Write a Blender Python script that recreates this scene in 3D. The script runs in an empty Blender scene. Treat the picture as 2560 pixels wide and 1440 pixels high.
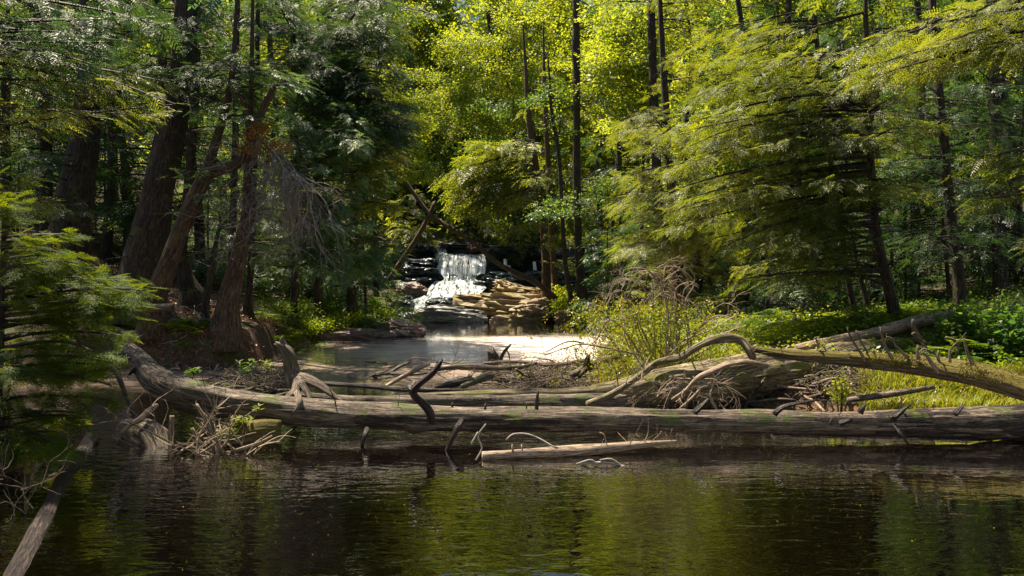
import bpy, math, random
import numpy as np
from mathutils import Vector
random.seed(7); RS = np.random.RandomState(11)
scene = bpy.context.scene
COL = scene.collection
F = 1850.0; CAMH = 1.6; HY = 715.0
def P(x, y, d):                       # a point at distance d seen at photo pixel (x, y)
    return np.array([(x-1280)/F*d, d, CAMH-(y-HY)/F*d])
def nrm(v):
    v = np.asarray(v, float); return v/np.maximum(np.linalg.norm(v, axis=-1, keepdims=True), 1e-9)

# ------------------------------------------------------------------ noise
def _h(i, j, k, s):
    n = (i*374761393 + j*668265263 + k*2147483647 + s*974634777) & 0xffffffff
    n = ((n ^ (n >> 13))*1274126177) & 0xffffffff
    return ((n ^ (n >> 16)) & 0xffff)/65535.0
def vnoise(p, s=0):
    p = np.asarray(p, float); i = np.floor(p).astype(np.int64); f = p-i; f = f*f*(3-2*f)
    r = 0
    for a in (0, 1):
        for b in (0, 1):
            for c in (0, 1):
                w = (f[..., 0] if a else 1-f[..., 0])*(f[..., 1] if b else 1-f[..., 1])*(f[..., 2] if c else 1-f[..., 2])
                r = r+w*_h(i[..., 0]+a, i[..., 1]+b, i[..., 2]+c, s)
    return r*2-1
def fbm(p, s=0, o=4):
    p = np.asarray(p, float); r = 0; a = 1
    for k in range(o):
        r = r+a*vnoise(p*(2**k), s+k*17); a *= .5
    return r

# ------------------------------------------------------------------ mesh collecting
class MB:
    def __init__(s): s.v = []; s.f = []; s.uv = []; s.m = []; s.n = 0
    def add(s, v, f, uv=None, mi=0):
        v = np.asarray(v, float).reshape(-1, 3); f = np.asarray(f, np.int64)
        s.v.append(v); s.f.append(f+s.n); s.n += len(v)
        s.uv.append(np.zeros((len(v), 2)) if uv is None else uv); s.m.append(np.full(len(f), mi))
    def quads(s, v, mi=0):
        v = np.asarray(v).reshape(-1, 3); s.add(v, np.arange(len(v)).reshape(-1, 4), mi=mi)
    def merge(s, o, mi):
        if o.n: s.add(np.concatenate(o.v), np.concatenate(o.f), np.concatenate(o.uv), mi)
    def tube(s, pts, rad, sides=8, seg=.15, rough=0.0, cap=True, seed=0, jag=0.0, smooth=True, mi=0, flare=0, grain=0.0, knots=0):
        pts = np.asarray(pts, float); rad = np.asarray(rad, float)
        if len(pts) > 2 and smooth:
            q = np.vstack([2*pts[0]-pts[1], pts, 2*pts[-1]-pts[-2]]); P_ = []; R_ = []
            for i in range(len(pts)-1):
                n = max(2, int(np.linalg.norm(pts[i+1]-pts[i])/seg)+1)
                t = np.linspace(0, 1, n, endpoint=False)[:, None]
                a, b, c, e = q[i], q[i+1], q[i+2], q[i+3]
                P_.append(.5*((2*b)+(c-a)*t+(2*a-5*b+4*c-e)*t*t+(3*b-a-3*c+e)*t**3))
                R_.append(rad[i]*(1-t[:, 0])+rad[i+1]*t[:, 0])
            pts = np.vstack(P_+[pts[-1:]]); rad = np.concatenate(R_+[rad[-1:]])
        elif len(pts) == 2:
            n = max(2, int(np.linalg.norm(pts[1]-pts[0])/seg)+1); t = np.linspace(0, 1, n)
            pts = pts[0]+(pts[1]-pts[0])*t[:, None]; rad = rad[0]+(rad[1]-rad[0])*t
        n = len(pts); T = nrm(np.gradient(pts, axis=0))
        ref = np.array([0, 0, 1.]) if abs(T[0][2]) < .8 else np.array([1., 0, 0])
        U = np.zeros((n, 3)); u = nrm(np.cross(T[0], ref))
        for i in range(n):
            u = nrm(u-T[i]*np.dot(u, T[i])); U[i] = u
        V = np.cross(T, U)
        L = np.concatenate([[0], np.cumsum(np.linalg.norm(np.diff(pts, axis=0), axis=1))])
        k = sides; a = np.arange(k+1)/k*2*math.pi
        ca, sa = np.cos(a), np.sin(a)
        R = np.repeat(rad[:, None], k+1, 1)
        if rough or grain:
            q = np.stack([np.broadcast_to(ca*1.5, (n, k+1)), np.broadcast_to(sa*1.5, (n, k+1)), np.broadcast_to((L*1.3)[:, None], (n, k+1))], -1)
            if rough: R = R*(1+rough*fbm(q+seed*3.7, seed, 3))
            if grain:
                q2 = q*np.array([4, 4, .9]); R = R*(1+grain*(-np.abs(vnoise(q2+seed, seed+5))+.3))
        if knots:
            for _ in range(int(knots*L[-1])):
                l0 = RS.uniform(0, L[-1]); a0 = RS.uniform(0, 6.28); w0 = RS.uniform(.03, .09); h0 = RS.uniform(-.18, .3)
                da = (a[None]-a0+math.pi) % (2*math.pi)-math.pi; R = R*(1+h0*np.exp(-((L[:, None]-l0)/w0)**2-(da*rad.mean()/w0)**2))
        if flare:
            fl = np.clip(1-L/flare, 0, 1)**2
            R = R*(1+fl[:, None]*(.2+.6*np.maximum(0, np.sin(a*4+seed))[None, :]+.3*np.maximum(0, np.sin(a*3+seed*2))[None, :]))
        v = pts[:, None]+R[..., None]*(ca[None, :, None]*U[:, None]+sa[None, :, None]*V[:, None])
        if jag:
            js = RS.uniform(0, jag, k+1); js[-1] = js[0]
            v[-1] += T[-1][None]*js[:, None]*rad[-1]*2
        uv = np.stack([np.broadcast_to(a/(2*math.pi)*max(.02, float(rad.mean()))*6.28, (n, k+1)), np.broadcast_to(L[:, None], (n, k+1))], -1)
        if cap:
            c0 = np.repeat(pts[:1], k+1, 0)-T[0]*rad[0]*.15; c1 = np.repeat(pts[-1:], k+1, 0)+T[-1]*rad[-1]*(.15 if not jag else -.2)
            v = np.concatenate([c0[None], v, c1[None]]); uv = np.concatenate([uv[:1]*0, uv, uv[-1:]]); n += 2
        i, j = np.meshgrid(np.arange(n-1), np.arange(k), indexing='ij'); b = i*(k+1)+j
        s.add(v.reshape(-1, 3), np.stack([b, b+1, b+k+2, b+k+1], -1).reshape(-1, 4), uv.reshape(-1, 2), mi)
    def build(s, name, mats, parent=None, smooth=True, origin=None):
        if not isinstance(mats, (list, tuple)): mats = [mats]
        if s.n == 0: s.add([[0, 0, 0]]*4, [[0, 1, 2, 3]])
        v = np.concatenate(s.v); f = np.concatenate(s.f); uv = np.concatenate(s.uv); mi = np.concatenate(s.m)
        off = np.zeros(3) if origin is None else np.asarray(origin, float)
        v = v-off
        me = bpy.data.meshes.new(name)
        me.vertices.add(len(v)); me.vertices.foreach_set('co', v.astype(np.float32).ravel())
        me.loops.add(f.size); me.loops.foreach_set('vertex_index', f.astype(np.int32).ravel())
        me.polygons.add(len(f)); me.polygons.foreach_set('loop_start', (np.arange(len(f))*4).astype(np.int32))
        me.polygons.foreach_set('material_index', mi.astype(np.int32))
        me.polygons.foreach_set('use_smooth', np.full(len(f), smooth))
        ul = me.uv_layers.new(name='UVMap'); ul.data.foreach_set('uv', uv[f.ravel()].astype(np.float32).ravel())
        for m in mats: me.materials.append(m)
        me.update(calc_edges=True)
        o = bpy.data.objects.new(name, me); COL.objects.link(o)
        if parent is not None: o.parent = parent
        elif origin is not None: o.location = off
        return o
def tag(o, label=None, cat=None, group=None, kind=None):
    if label: o['label'] = label
    if cat: o['category'] = cat
    if group: o['group'] = group
    if kind: o['kind'] = kind
    return o
def empty(name, loc, label, cat, group=None):
    o = bpy.data.objects.new(name, None); COL.objects.link(o); o.location = loc; o.empty_display_size = .2
    return tag(o, label, cat, group)
def part(mb, name, mats, root, smooth=True):
    return mb.build(name, mats, root, smooth, origin=np.array(root.location))

# ------------------------------------------------------------------ materials
class NT:
    def __init__(s, name):
        s.mat = bpy.data.materials.new(name); s.mat.use_nodes = True; s.t = s.mat.node_tree; s.t.nodes.clear()
        s.out = s.t.nodes.new('ShaderNodeOutputMaterial')
    def n(s, typ, inp=None, **kw):
        x = s.t.nodes.new('ShaderNode'+typ)
        for k, v in kw.items(): setattr(x, k, v)
        for k, v in (inp or {}).items():
            if isinstance(v, bpy.types.NodeSocket): s.t.links.new(v, x.inputs[k])
            else: x.inputs[k].default_value = v
        return x
    def ramp(s, fac, stops):
        r = s.n('ValToRGB', {'Fac': fac}); e = r.color_ramp.elements
        while len(e) < len(stops): e.new(.5)
        for q, (p, c) in zip(e, stops):
            q.position = p; q.color = (c, c, c, 1) if isinstance(c, (int, float)) else (*c, 1)
        return r.outputs[0]
    def mix(s, fac, a, b, mode='MIX'):
        m = s.n('Mix', data_type='RGBA', blend_type=mode)
        for k, v in ((0, fac), (6, a), (7, b)):
            if isinstance(v, bpy.types.NodeSocket): s.t.links.new(v, m.inputs[k])
            else: m.inputs[k].default_value = v if k == 0 or len(v) == 4 else (*v, 1)
        return m.outputs[2]
    def math(s, op, a, b=0.0):
        return s.n('Math', {0: a, 1: b}, operation=op).outputs[0]
    def noise(s, vec, scale, detail=4, rough=.6, dist=0):
        return s.n('TexNoise', {'Vector': vec, 'Scale': scale, 'Detail': detail, 'Roughness': rough, 'Distortion': dist}).outputs[0]
    def mapr(s, v, a, b, c=0., d=1.):
        return s.n('MapRange', {0: v, 1: a, 2: b, 3: c, 4: d}).outputs[0]
    def done(s, sh): s.t.links.new(sh, s.out.inputs[0]); return s.mat

def leaf_mat(name, cols, trans, tfac=.45, gloss=.06, rough=.35, nscale=.6):
    m = NT(name); g = m.n('NewGeometry'); r = g.outputs['Random Per Island']
    nz = m.noise(g.outputs['Position'], nscale, 2)
    v = m.math('ADD', m.math('MULTIPLY', r, .55), m.mapr(nz, .35, .65, 0, .45))
    c = m.ramp(v, [(0, cols[0]), (.5, cols[1]), (1, cols[2])])
    t = m.ramp(v, [(0, trans[0]), (1, trans[1])])
    d = m.n('BsdfDiffuse', {'Color': c}); tr = m.n('BsdfTranslucent', {'Color': t})
    a = m.n('MixShader', {0: tfac, 1: d.outputs[0], 2: tr.outputs[0]})
    gl = m.n('BsdfGlossy', {'Color': (1, 1, .95, 1), 'Roughness': rough})
    b = m.n('MixShader', {0: gloss, 1: a.outputs[0], 2: gl.outputs[0]})
    return m.done(b.outputs[0])
M = {}
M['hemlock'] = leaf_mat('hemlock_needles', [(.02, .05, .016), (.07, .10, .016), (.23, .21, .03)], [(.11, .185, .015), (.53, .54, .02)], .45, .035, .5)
M['hemlock_shaded'] = leaf_mat('hemlock_needles_shaded', [(.008, .03, .016), (.02, .058, .028), (.06, .11, .03)], [(.03, .10, .025), (.18, .29, .03)], .38, .035, .45)  # shaded copy of the hemlock needles, bluish shadow put into the colour
M['cedar'] = leaf_mat('cedar_scales', [(.014, .055, .03), (.04, .11, .055), (.12, .2, .05)], [(.05, .2, .08), (.4, .5, .04)], .42, .05, .45)
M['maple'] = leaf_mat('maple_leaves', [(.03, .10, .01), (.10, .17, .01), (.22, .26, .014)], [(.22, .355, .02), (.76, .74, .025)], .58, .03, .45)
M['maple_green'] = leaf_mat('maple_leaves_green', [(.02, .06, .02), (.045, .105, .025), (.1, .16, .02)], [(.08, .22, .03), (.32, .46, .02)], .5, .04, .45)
M['fern'] = leaf_mat('fern_fronds', [(.03, .08, .008), (.07, .14, .008), (.14, .2, .01)], [(.16, .3, .008), (.5, .56, .01)], .48, .03, .45)
M['grass'] = leaf_mat('grass_blades', [(.06, .11, .008), (.12, .18, .01), (.25, .26, .03)], [(.3, .38, .008), (.66, .62, .02)], .48, .04, .45)
M['fir'] = leaf_mat('fir_needles', [(.01, .04, .008), (.05, .10, .01), (.15, .19, .012)], [(.06, .13, .008), (.48, .52, .012)], .42, .012, .5, nscale=2)
M['willow'] = leaf_mat('dry_yellow_leaves', [(.18, .14, .02), (.28, .22, .02), (.34, .16, .03)], [(.4, .36, .02), (.6, .5, .03)], .45, .04, nscale=3)
M['litter'] = leaf_mat('leaf_litter', [(.12, .045, .025), (.28, .12, .06), (.42, .24, .14)], [(.2, .08, .03), (.3, .14, .06)], .15, .04)
M['orange'] = leaf_mat('dead_orange_needles', [(.2, .09, .02), (.34, .17, .04), (.4, .24, .06)], [(.4, .2, .03), (.5, .3, .06)], .35, .03)

def wood_mat(name, dark, mid, light, grain=14, bump=.5, moss=0., mosscol=(.09, .11, .015), rough=.75, stain=None):
    m = NT(name); uv = m.n('UVMap').outputs[0]; g = m.n('NewGeometry')
    mp = m.n('Mapping', {'Vector': uv, 'Scale': (grain, grain*.09, 1)}).outputs[0]
    n1 = m.noise(mp, 1.6, 7, .65, .6)
    n2 = m.noise(g.outputs['Position'], 2.2, 4)
    n3 = m.noise(mp, 5, 3, .6)
    c = m.ramp(n1, [(.3, dark), (.5, mid), (.72, light)])
    c = m.mix(m.mapr(n2, .35, .7, 0, .7), c, m.mix(.6, c, dark))
    mc = m.n('Mapping', {'Vector': uv, 'Scale': (grain*3.2, grain*.13, 1)}).outputs[0]
    n4 = m.noise(mc, 1.3, 5, .6, .8)
    crack = m.math('MULTIPLY', m.ramp(n3, [(.36, .25), (.46, 1.)]), m.ramp(n4, [(.40, .22), (.50, 1.)]))
    c = m.mix(m.mapr(m.noise(g.outputs['Position'], 26, 3), .4, .7, 0, .45), c, m.mix(.5, c, light))
    c = m.mix(1., c, crack, 'MULTIPLY')
    if moss:
        nm = m.noise(g.outputs['Position'], 3.1, 5, .7)
        z = m.n('SeparateXYZ', {0: g.outputs['Normal']}).outputs[2]
        k = m.math('MULTIPLY', m.mapr(nm, .62-moss*.35, .68-moss*.3), m.mapr(z, -.5, .3))
        fine = m.noise(g.outputs['Position'], 60, 2)
        c = m.mix(k, c, m.mix(fine, tuple(x*.5 for x in mosscol), tuple(x*1.7 for x in mosscol)))
    h = m.math('ADD', m.math('MULTIPLY', n1, .7), m.math('MULTIPLY', crack, .4))
    b = m.n('Bump', {'Strength': bump, 'Distance': .03, 'Height': h})
    p = m.n('BsdfPrincipled', {'Base Color': c, 'Roughness': rough, 'Normal': b.outputs[0]})
    p.inputs['Specular IOR Level'].default_value = .35
    return m.done(p.outputs[0])
M['bark'] = wood_mat('furrowed_bark', (.012, .009, .007), (.065, .045, .034), (.16, .115, .085), 22, 1., .15)
M['bark_brown'] = wood_mat('cedar_bark', (.025, .014, .008), (.12, .07, .04), (.27, .17, .105), 26, .8, .1)
M['twig'] = wood_mat('twig_bark', (.02, .014, .012), (.05, .036, .03), (.09, .07, .06), 20, .2)
M['twig_grey'] = wood_mat('dead_grey_twigs', (.2, .17, .15), (.40, .345, .31), (.6, .53, .48), 20, .2)
M['drift'] = wood_mat('weathered_log', (.026, .02, .015), (.165, .12, .088), (.46, .355, .265), 18, .6, .25, (.07, .085, .02))
M['drift_pale'] = wood_mat('pale_debarked_wood', (.12, .075, .045), (.40, .28, .19), (.66, .52, .39), 22, .4)
M['drift_gold'] = wood_mat('tan_log_wood', (.05, .033, .016), (.25, .19, .105), (.50, .41, .26), 16, .6, .3, (.13, .13, .02))
M['moss_log'] = wood_mat('mossy_log', (.03, .02, .012), (.17, .12, .075), (.36, .27, .18), 18, .8, .95, (.12, .095, .012))
M['dark_wood'] = wood_mat('dark_wet_wood', (.008, .006, .006), (.04, .025, .02), (.12, .08, .065), 18, .8, rough=.45)

def rock_mat(name, dark, mid, light, moss=0., rough=.7, strata=3.):
    m = NT(name); g = m.n('NewGeometry'); pos = g.outputs['Position']
    mp = m.n('Mapping', {'Vector': pos, 'Scale': (.6, .6, strata), 'Rotation': (.12, -.18, 0)}).outputs[0]
    n1 = m.noise(mp, 1.7, 8, .65, .4); n2 = m.noise(pos, 9, 5, .7)
    c = m.ramp(m.math('ADD', m.math('MULTIPLY', n1, .65), m.math('MULTIPLY', n2, .35)), [(.34, dark), (.5, mid), (.66, light)])
    if moss:
        z = m.n('SeparateXYZ', {0: g.outputs['Normal']}).outputs[2]
        k = m.math('MULTIPLY', m.mapr(m.noise(pos, 2.3, 5, .7), .62-moss*.3, .7-moss*.3), m.mapr(z, .1, .6))
        c = m.mix(k, c, m.mix(n2, (.08, .07, .01), (.28, .24, .03)))
    b = m.n('Bump', {'Strength': .7, 'Distance': .06, 'Height': m.math('ADD', n1, m.math('MULTIPLY', n2, .3))})
    p = m.n('BsdfPrincipled', {'Base Color': c, 'Roughness': rough, 'Normal': b.outputs[0]})
    return m.done(p.outputs[0])
M['rock_wet'] = rock_mat('wet_dark_rock', (.008, .014, .018), (.03, .045, .055), (.10, .13, .15), 0, .3, 5)
M['rock_tan'] = rock_mat('tan_streambank_rock', (.10, .065, .045), (.32, .22, .15), (.52, .4, .28), .5, .65, 4)
M['rock_brown'] = rock_mat('brown_rock', (.05, .03, .028), (.17, .11, .095), (.3, .22, .2), .1, .6, 4)
M['rock_grey'] = rock_mat('grey_boulder_rock', (.04, .045, .055), (.15, .15, .16), (.34, .3, .28), .1, .35, 3)

def ground_mat():
    m = NT('forest_floor'); g = m.n('NewGeometry'); pos = g.outputs['Position']
    n1 = m.noise(pos, 1.2, 6, .65); n2 = m.noise(pos, 14, 5, .75)
    c = m.ramp(n2, [(.32, (.015, .009, .006)), (.5, (.07, .036, .022)), (.68, (.17, .095, .055))])
    moss = m.mix(n2, (.02, .03, .006), (.11, .13, .02))
    c = m.mix(m.mapr(n1, .5, .62), c, moss)
    z = m.n('SeparateXYZ', {0: pos}).outputs[2]
    sand = m.mix(n2, (.20, .10, .035), (.42, .25, .10))
    c = m.mix(m.mapr(z, .06, -.04), c, sand)
    deep = m.mapr(z, -.18, -.5)
    c = m.mix(deep, c, m.mix(n2, (.02, .01, .005), (.10, .05, .02)))
    b = m.n('Bump', {'Strength': 1., 'Distance': .05, 'Height': n2})
    p = m.n('BsdfPrincipled', {'Base Color': c, 'Roughness': .85, 'Normal': b.outputs[0]})
    return m.done(p.outputs[0])
M['ground'] = ground_mat()

def water_mat():
    m = NT('brook_water'); g = m.n('NewGeometry'); pos = g.outputs['Position']
    xyz = m.n('SeparateXYZ', {0: pos})
    y = xyz.outputs[1]; x = xyz.outputs[0]
    mp = m.n('Mapping', {'Vector': pos, 'Scale': (1.0, 2.6, 1), 'Rotation': (0, 0, .12)}).outputs[0]
    w1 = m.noise(mp, 2.7, 2, .5, .6); w2 = m.noise(mp, 8, 2, .5, .4)
    patch = m.math('MULTIPLY', m.mapr(m.noise(pos, .45, 2), .36, .6, .3, 1.), m.mapr(x, 1.2, 3.4, 1., .3))
    hgt = m.math('MULTIPLY', m.math('ADD', w1, m.math('MULTIPLY', w2, .3)), patch)
    # upstream pool is calm; calm patches off the right shore
    amp = m.mapr(y, 8.5, 12, 1., .35)
    hgt = m.math('MULTIPLY', hgt, amp)
    b = m.n('Bump', {'Strength': .5, 'Distance': .02, 'Height': hgt})
    gl = m.n('BsdfGlossy', {'Color': (1, 1, 1, 1), 'Roughness': .02, 'Normal': b.outputs[0]})
    fr = m.n('Fresnel', {'IOR': 1.36, 'Normal': b.outputs[0]}).outputs[0]
    fr = m.math('MINIMUM', m.math('ADD', m.math('MULTIPLY', fr, 1.9), .02), .96)
    tr = m.n('BsdfTransparent', {'Color': (.13, .055, .016, 1)})
    murk = m.n('BsdfDiffuse', {'Color': (.0025, .0014, .0008, 1)})
    body = m.n('MixShader', {0: m.mapr(y, 9, 13, .45, .25), 1: tr.outputs[0], 2: murk.outputs[0]})
    # silt clouding the pool above the log jam
    silt = m.n('BsdfDiffuse', {'Color': (.24, .17, .12, 1)})
    sm = m.math('MULTIPLY', m.mapr(y, 10.5, 13.5), m.mapr(y, 24, 18, 0, .5))
    body = m.n('MixShader', {0: sm, 1: body.outputs[0], 2: silt.outputs[0]})
    mx = m.n('MixShader', {0: fr, 1: body.outputs[0], 2: gl.outputs[0]})
    # drifting foam in swirls, its pale streaks also painting sun glare
    off = m.n('VectorMath', {0: pos, 1: (1.2, 19.4, 0)}, operation='SUBTRACT').outputs[0]
    dist = m.n('VectorMath', {0: m.n('VectorMath', {0: off, 1: (.2, .22, 1)}, operation='MULTIPLY').outputs[0]}, operation='LENGTH').outputs['Value']
    sw = m.noise(m.n('Mapping', {'Vector': pos, 'Scale': (.35, 2.4, 1), 'Rotation': (0, 0, -.05)}).outputs[0], 1.5, 6, .7, 1.6)
    foam = m.math('ADD', m.mapr(dist, 1.75, .2, -.32, .42), sw)
    fm = m.mapr(foam, .47, .72, 0, .85)
    film = m.math('MULTIPLY', m.math('MULTIPLY', m.mapr(y, 11, 14), m.mapr(y, 23, 18)), m.math('MULTIPLY', m.mapr(x, 2.5, -1), m.mapr(sw, .35, .6, .2, .65)))
    mx = m.n('MixShader', {0: film, 1: mx.outputs[0], 2: m.n('BsdfDiffuse', {'Color': (.44, .33, .26, 1)}).outputs[0]})
    fd = m.n('BsdfDiffuse', {'Color': (.76, .63, .56, 1)})
    mx2 = m.n('MixShader', {0: fm, 1: mx.outputs[0], 2: fd.outputs[0]})
    return m.done(mx2.outputs[0])
M['water'] = water_mat()
def white_water(name, dens, sx, sz):
    m = NT(name); g = m.n('NewGeometry'); uv = m.n('UVMap').outputs[0]
    mp = m.n('Mapping', {'Vector': uv, 'Scale': (sx, sz, 1)}).outputs[0]
    n = m.noise(mp, 1., 6, .7, .7)
    k = m.mapr(n, .62-dens*.3, .70-dens*.3)
    d = m.n('BsdfDiffuse', {'Color': (.72, .78, .82, 1)}); t = m.n('BsdfTranslucent', {'Color': (.6, .68, .72, 1)})
    w = m.n('MixShader', {0: .35, 1: d.outputs[0], 2: t.outputs[0]})
    cl = m.n('BsdfTransparent', {'Color': (.75, .85, .88, 1)}); gl = m.n('BsdfGlossy', {'Roughness': .15})
    c = m.n('MixShader', {0: .25, 1: cl.outputs[0], 2: gl.outputs[0]})
    mx = m.n('MixShader', {0: k, 1: c.outputs[0], 2: w.outputs[0]})
    return m.done(mx.outputs[0])
M['fall'] = white_water('falling_water', .66, 17, 1.3)
M['rapid'] = white_water('rushing_water', .66, 5.5, 3.6)

# ------------------------------------------------------------------ terrain and water
POOL = np.array([(-4.0, -6), (-4.1, 5), (-4.5, 7.2), (-6, 8.6), (-8.5, 10.5), (-9.5, 13), (-7.5, 13.9), (-5.6, 13.7), (-5.1, 14.8), (-5.3, 16.5), (-5.6, 18.5), (-5.9, 22), (-5.7, 24),
    (-5.6, 30), (-5.3, 34.5), (-2, 36), (1, 35), (4.0, 34), (4.6, 30), (4.9, 24), (4.2, 20.5), (2.6, 18), (1.6, 15.2), (1.1, 12), (1.8, 10.8), (3.5, 9.7), (6, 9.1), (8, 8.7), (9.5, 6), (9.5, -6)], float)
def sdist(x, y):                      # positive outside the pool
    p = np.stack([x, y], -1); best = np.full(x.shape, 1e9); ins = np.zeros(x.shape, bool)
    for i in range(len(POOL)):
        a, b = POOL[i], POOL[(i+1) % len(POOL)]; ab = b-a
        t = np.clip(((p-a)@ab)/(ab@ab), 0, 1)
        best = np.minimum(best, np.linalg.norm(p-(a+t[..., None]*ab), axis=-1))
        c = ((a[1] > y) != (b[1] > y)) & (x < (b[0]-a[0])*(y-a[1])/(b[1]-a[1]+1e-12)+a[0]); ins ^= c
    return np.where(ins, -best, best)
def sst(a, b, x): t = np.clip((x-a)/(b-a), 0, 1); return t*t*(3-2*t)
def ground(x, y):
    x = np.asarray(x, float); y = np.asarray(y, float); d = sdist(x, y)
    n = fbm(np.stack([x*.5, y*.5, x*0], -1), 3, 4); n2 = fbm(np.stack([x*2.2, y*2.2, x*0], -1), 9, 3)
    left = 1-sst(-2.5, 0.5, x)
    far = sst(31, 37, y)
    lo = np.clip(d, 0, None)
    steep = left*(1-far)
    bank = sst(-.05, .35, d)*.62*steep+sst(-.05, .6, d)*.22*(1-steep)
    rise = lo*(.24*left+.11*(1-left))+np.clip(lo-7, 0, None)*.12
    z = bank+rise+n*.10*sst(0, 1, d)+n2*.05*sst(-.1, .3, d)
    gorge = sst(38.2, 41.5, y+.5*n)
    z = z*(1-.0*far)+gorge*2.2+np.clip(y-41, 0, 200)*.12
    # stream bed leading from the falls to the pool
    inch = np.exp(-((x+3.2)/2.4)**2)
    z = np.where((y > 35) & (y < 38.8), z*(1-inch)+inch*(.1+(y-35)*.24), z)
    bed = -.05-np.clip(-d, 0, 1.3)*.42+n*.05
    # sandy shelf by the left bank
    sh = np.exp(-(((x+4.4)/1.3)**2+((y-13)/1.9)**2)); bed = np.where(d < 0, bed*(1-sh)+sh*(-.06), bed)
    return np.where(d < 0, bed, z)
def gz(x, y): return float(ground(np.array([x]), np.array([y]))[0])
def axis(a, b, c, f, n1, n2, n3): return np.unique(np.concatenate([np.linspace(a, b, n1), np.linspace(b, c, n2), np.linspace(c, f, n3)]))
xs = axis(-70, -13, 12, 70, 50, 260, 50); ys = axis(-12, 3, 44, 130, 20, 330, 60)
X, Y = np.meshgrid(xs, ys); Z = ground(X, Y)
mb = MB(); i, j = np.meshgrid(np.arange(len(ys)-1), np.arange(len(xs)-1), indexing='ij'); b = i*len(xs)+j; w = len(xs)
mb.add(np.stack([X, Y, Z], -1), np.stack([b, b+1, b+w+1, b+w], -1).reshape(-1, 4))
tag(mb.build('ground', M['ground']), kind='structure', label='brown leaf covered forest floor and stream banks')
mb = MB(); mb.add([(-14, -11, 0), (11, -11, 0), (11, 37, 0), (-14, 37, 0)], [[0, 1, 2, 3]])
tag(mb.build('water', M['water']), kind='structure', label='dark brown brook water with foam and painted glare upstream of the log jam')

# ------------------------------------------------------------------ foliage templates: (Q,4,3) leaf-shaped quads
def leafq(o, d, n, L, W, bend=.15):
    d = nrm(d); n = nrm(n-d*np.dot(n, d)); s = np.cross(d, n)
    m = o+d*L*.45+n*L*bend*.5
    return [o, m+s*W*.5, o+d*L, m-s*W*.5]
def spray(L, nt, tl, wq, chain, seed, droop=.15):
    r = random.Random(seed); q = []
    up = np.array([0, 0, 1.])
    for k in range(nt*2+1):
        t = (k//2+.5)/nt; s = 1 if k % 2 else -1
        if k == nt*2: o = np.array([L*.9, 0, -droop*L]); d = np.array([1, 0, -.2]); l = tl*.7
        else:
            o = np.array([L*t*.95, 0, -droop*L*t*t]); l = tl*(1.05-.65*t)*r.uniform(.75, 1.15)
            d = np.array([.75, s*1., -.15+r.uniform(-.15, .15)])
        d = nrm(d)
        for c in range(chain):
            q.append(leafq(o, d, up+np.array([r.uniform(-.3, .3), r.uniform(-.3, .3), 0]), l/chain*1.25, wq*r.uniform(.7, 1.2)))
            o = o+d*l/chain; d = nrm(d+np.array([.1, 0, -.12]))
    return np.array(q)
def needles(L, nt, tl, nl, seed):
    r = random.Random(seed); q = []; up = np.array([0, 0, 1.])
    axes = [(np.zeros(3), np.array([1., 0, -.05]), L)]
    for k in range(nt*2):
        t = (k//2+.6)/nt; s = 1 if k % 2 else -1
        axes.append((np.array([L*t*.9, 0, -.05*L*t]), nrm(np.array([.8, s*1., r.uniform(-.1, .1)])), tl*(1.1-.7*t)*r.uniform(.8, 1.1)))
    for o, d, l in axes:
        n = max(3, int(l/.011)); sd = np.cross(up, d)
        for i in range(n):
            p = o+d*l*i/n
            for s in (1, -1):
                q.append(leafq(p, d*.8+sd*s+up*r.uniform(-.1, .35), up, nl*r.uniform(.8, 1.15), nl*.3, .1))
        q.append(leafq(o+d*l, d, up, nl, nl*.3))
    return np.array(q)
def cluster(n, R, ll, seed, flat=.45):
    r = np.random.RandomState(seed); q = []
    for k in range(n):
        p = r.normal(0, .5, 3)*R*np.array([1, 1, flat]); d = nrm(np.array([p[0], p[1], -.25*R])+r.normal(0, .3, 3)*R)
        q.append(leafq(p, d, np.array([0, 0, 1.])+r.normal(0, .35, 3), ll*r.uniform(.7, 1.2), ll*r.uniform(.55, .85), .12))
    return np.array(q)
TP = {
 'near': [needles(.17, 4, .085, .022, 1), needles(.15, 3, .075, .021, 2), needles(.13, 3, .07, .022, 3)],
 'mid': [spray(.26, 7, .12, .016, 2, s) for s in range(4)],
 'cedar': [spray(.22, 6, .095, .026, 2, s+9, .12) for s in range(4)],
 'far': [spray(.5, 6, .2, .045, 1, s+20) for s in range(3)],
 'coarse': [spray(.8, 5, .34, .10, 1, s+30) for s in range(2)],
 'maple': [cluster(14, .32, .10, s) for s in range(4)],
 'maple_far': [cluster(9, .55, .19, s+5) for s in range(3)],
 'leafy': [cluster(10, .10, .045, s+8) for s in range(3)],
}
def place(mb, key, pos, dr, up, sc, mi=0):   # vectorised placement of templates
    pos = np.asarray(pos); n = len(pos)
    if n == 0: return
    dr = nrm(dr); up = nrm(up-dr*np.sum(up*dr, -1, keepdims=True)); sd = np.cross(up, dr)
    Rm = np.stack([dr, sd, up], 1)*np.asarray(sc)[:, None, None]
    T = TP[key]; pick = RS.randint(0, len(T), n)
    for k, t in enumerate(T):
        s = pick == k
        if s.any():
            mb.quads(np.einsum('qvi,nij->nqvj', t, Rm[s])+pos[s][:, None, None, :], mi)
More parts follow.
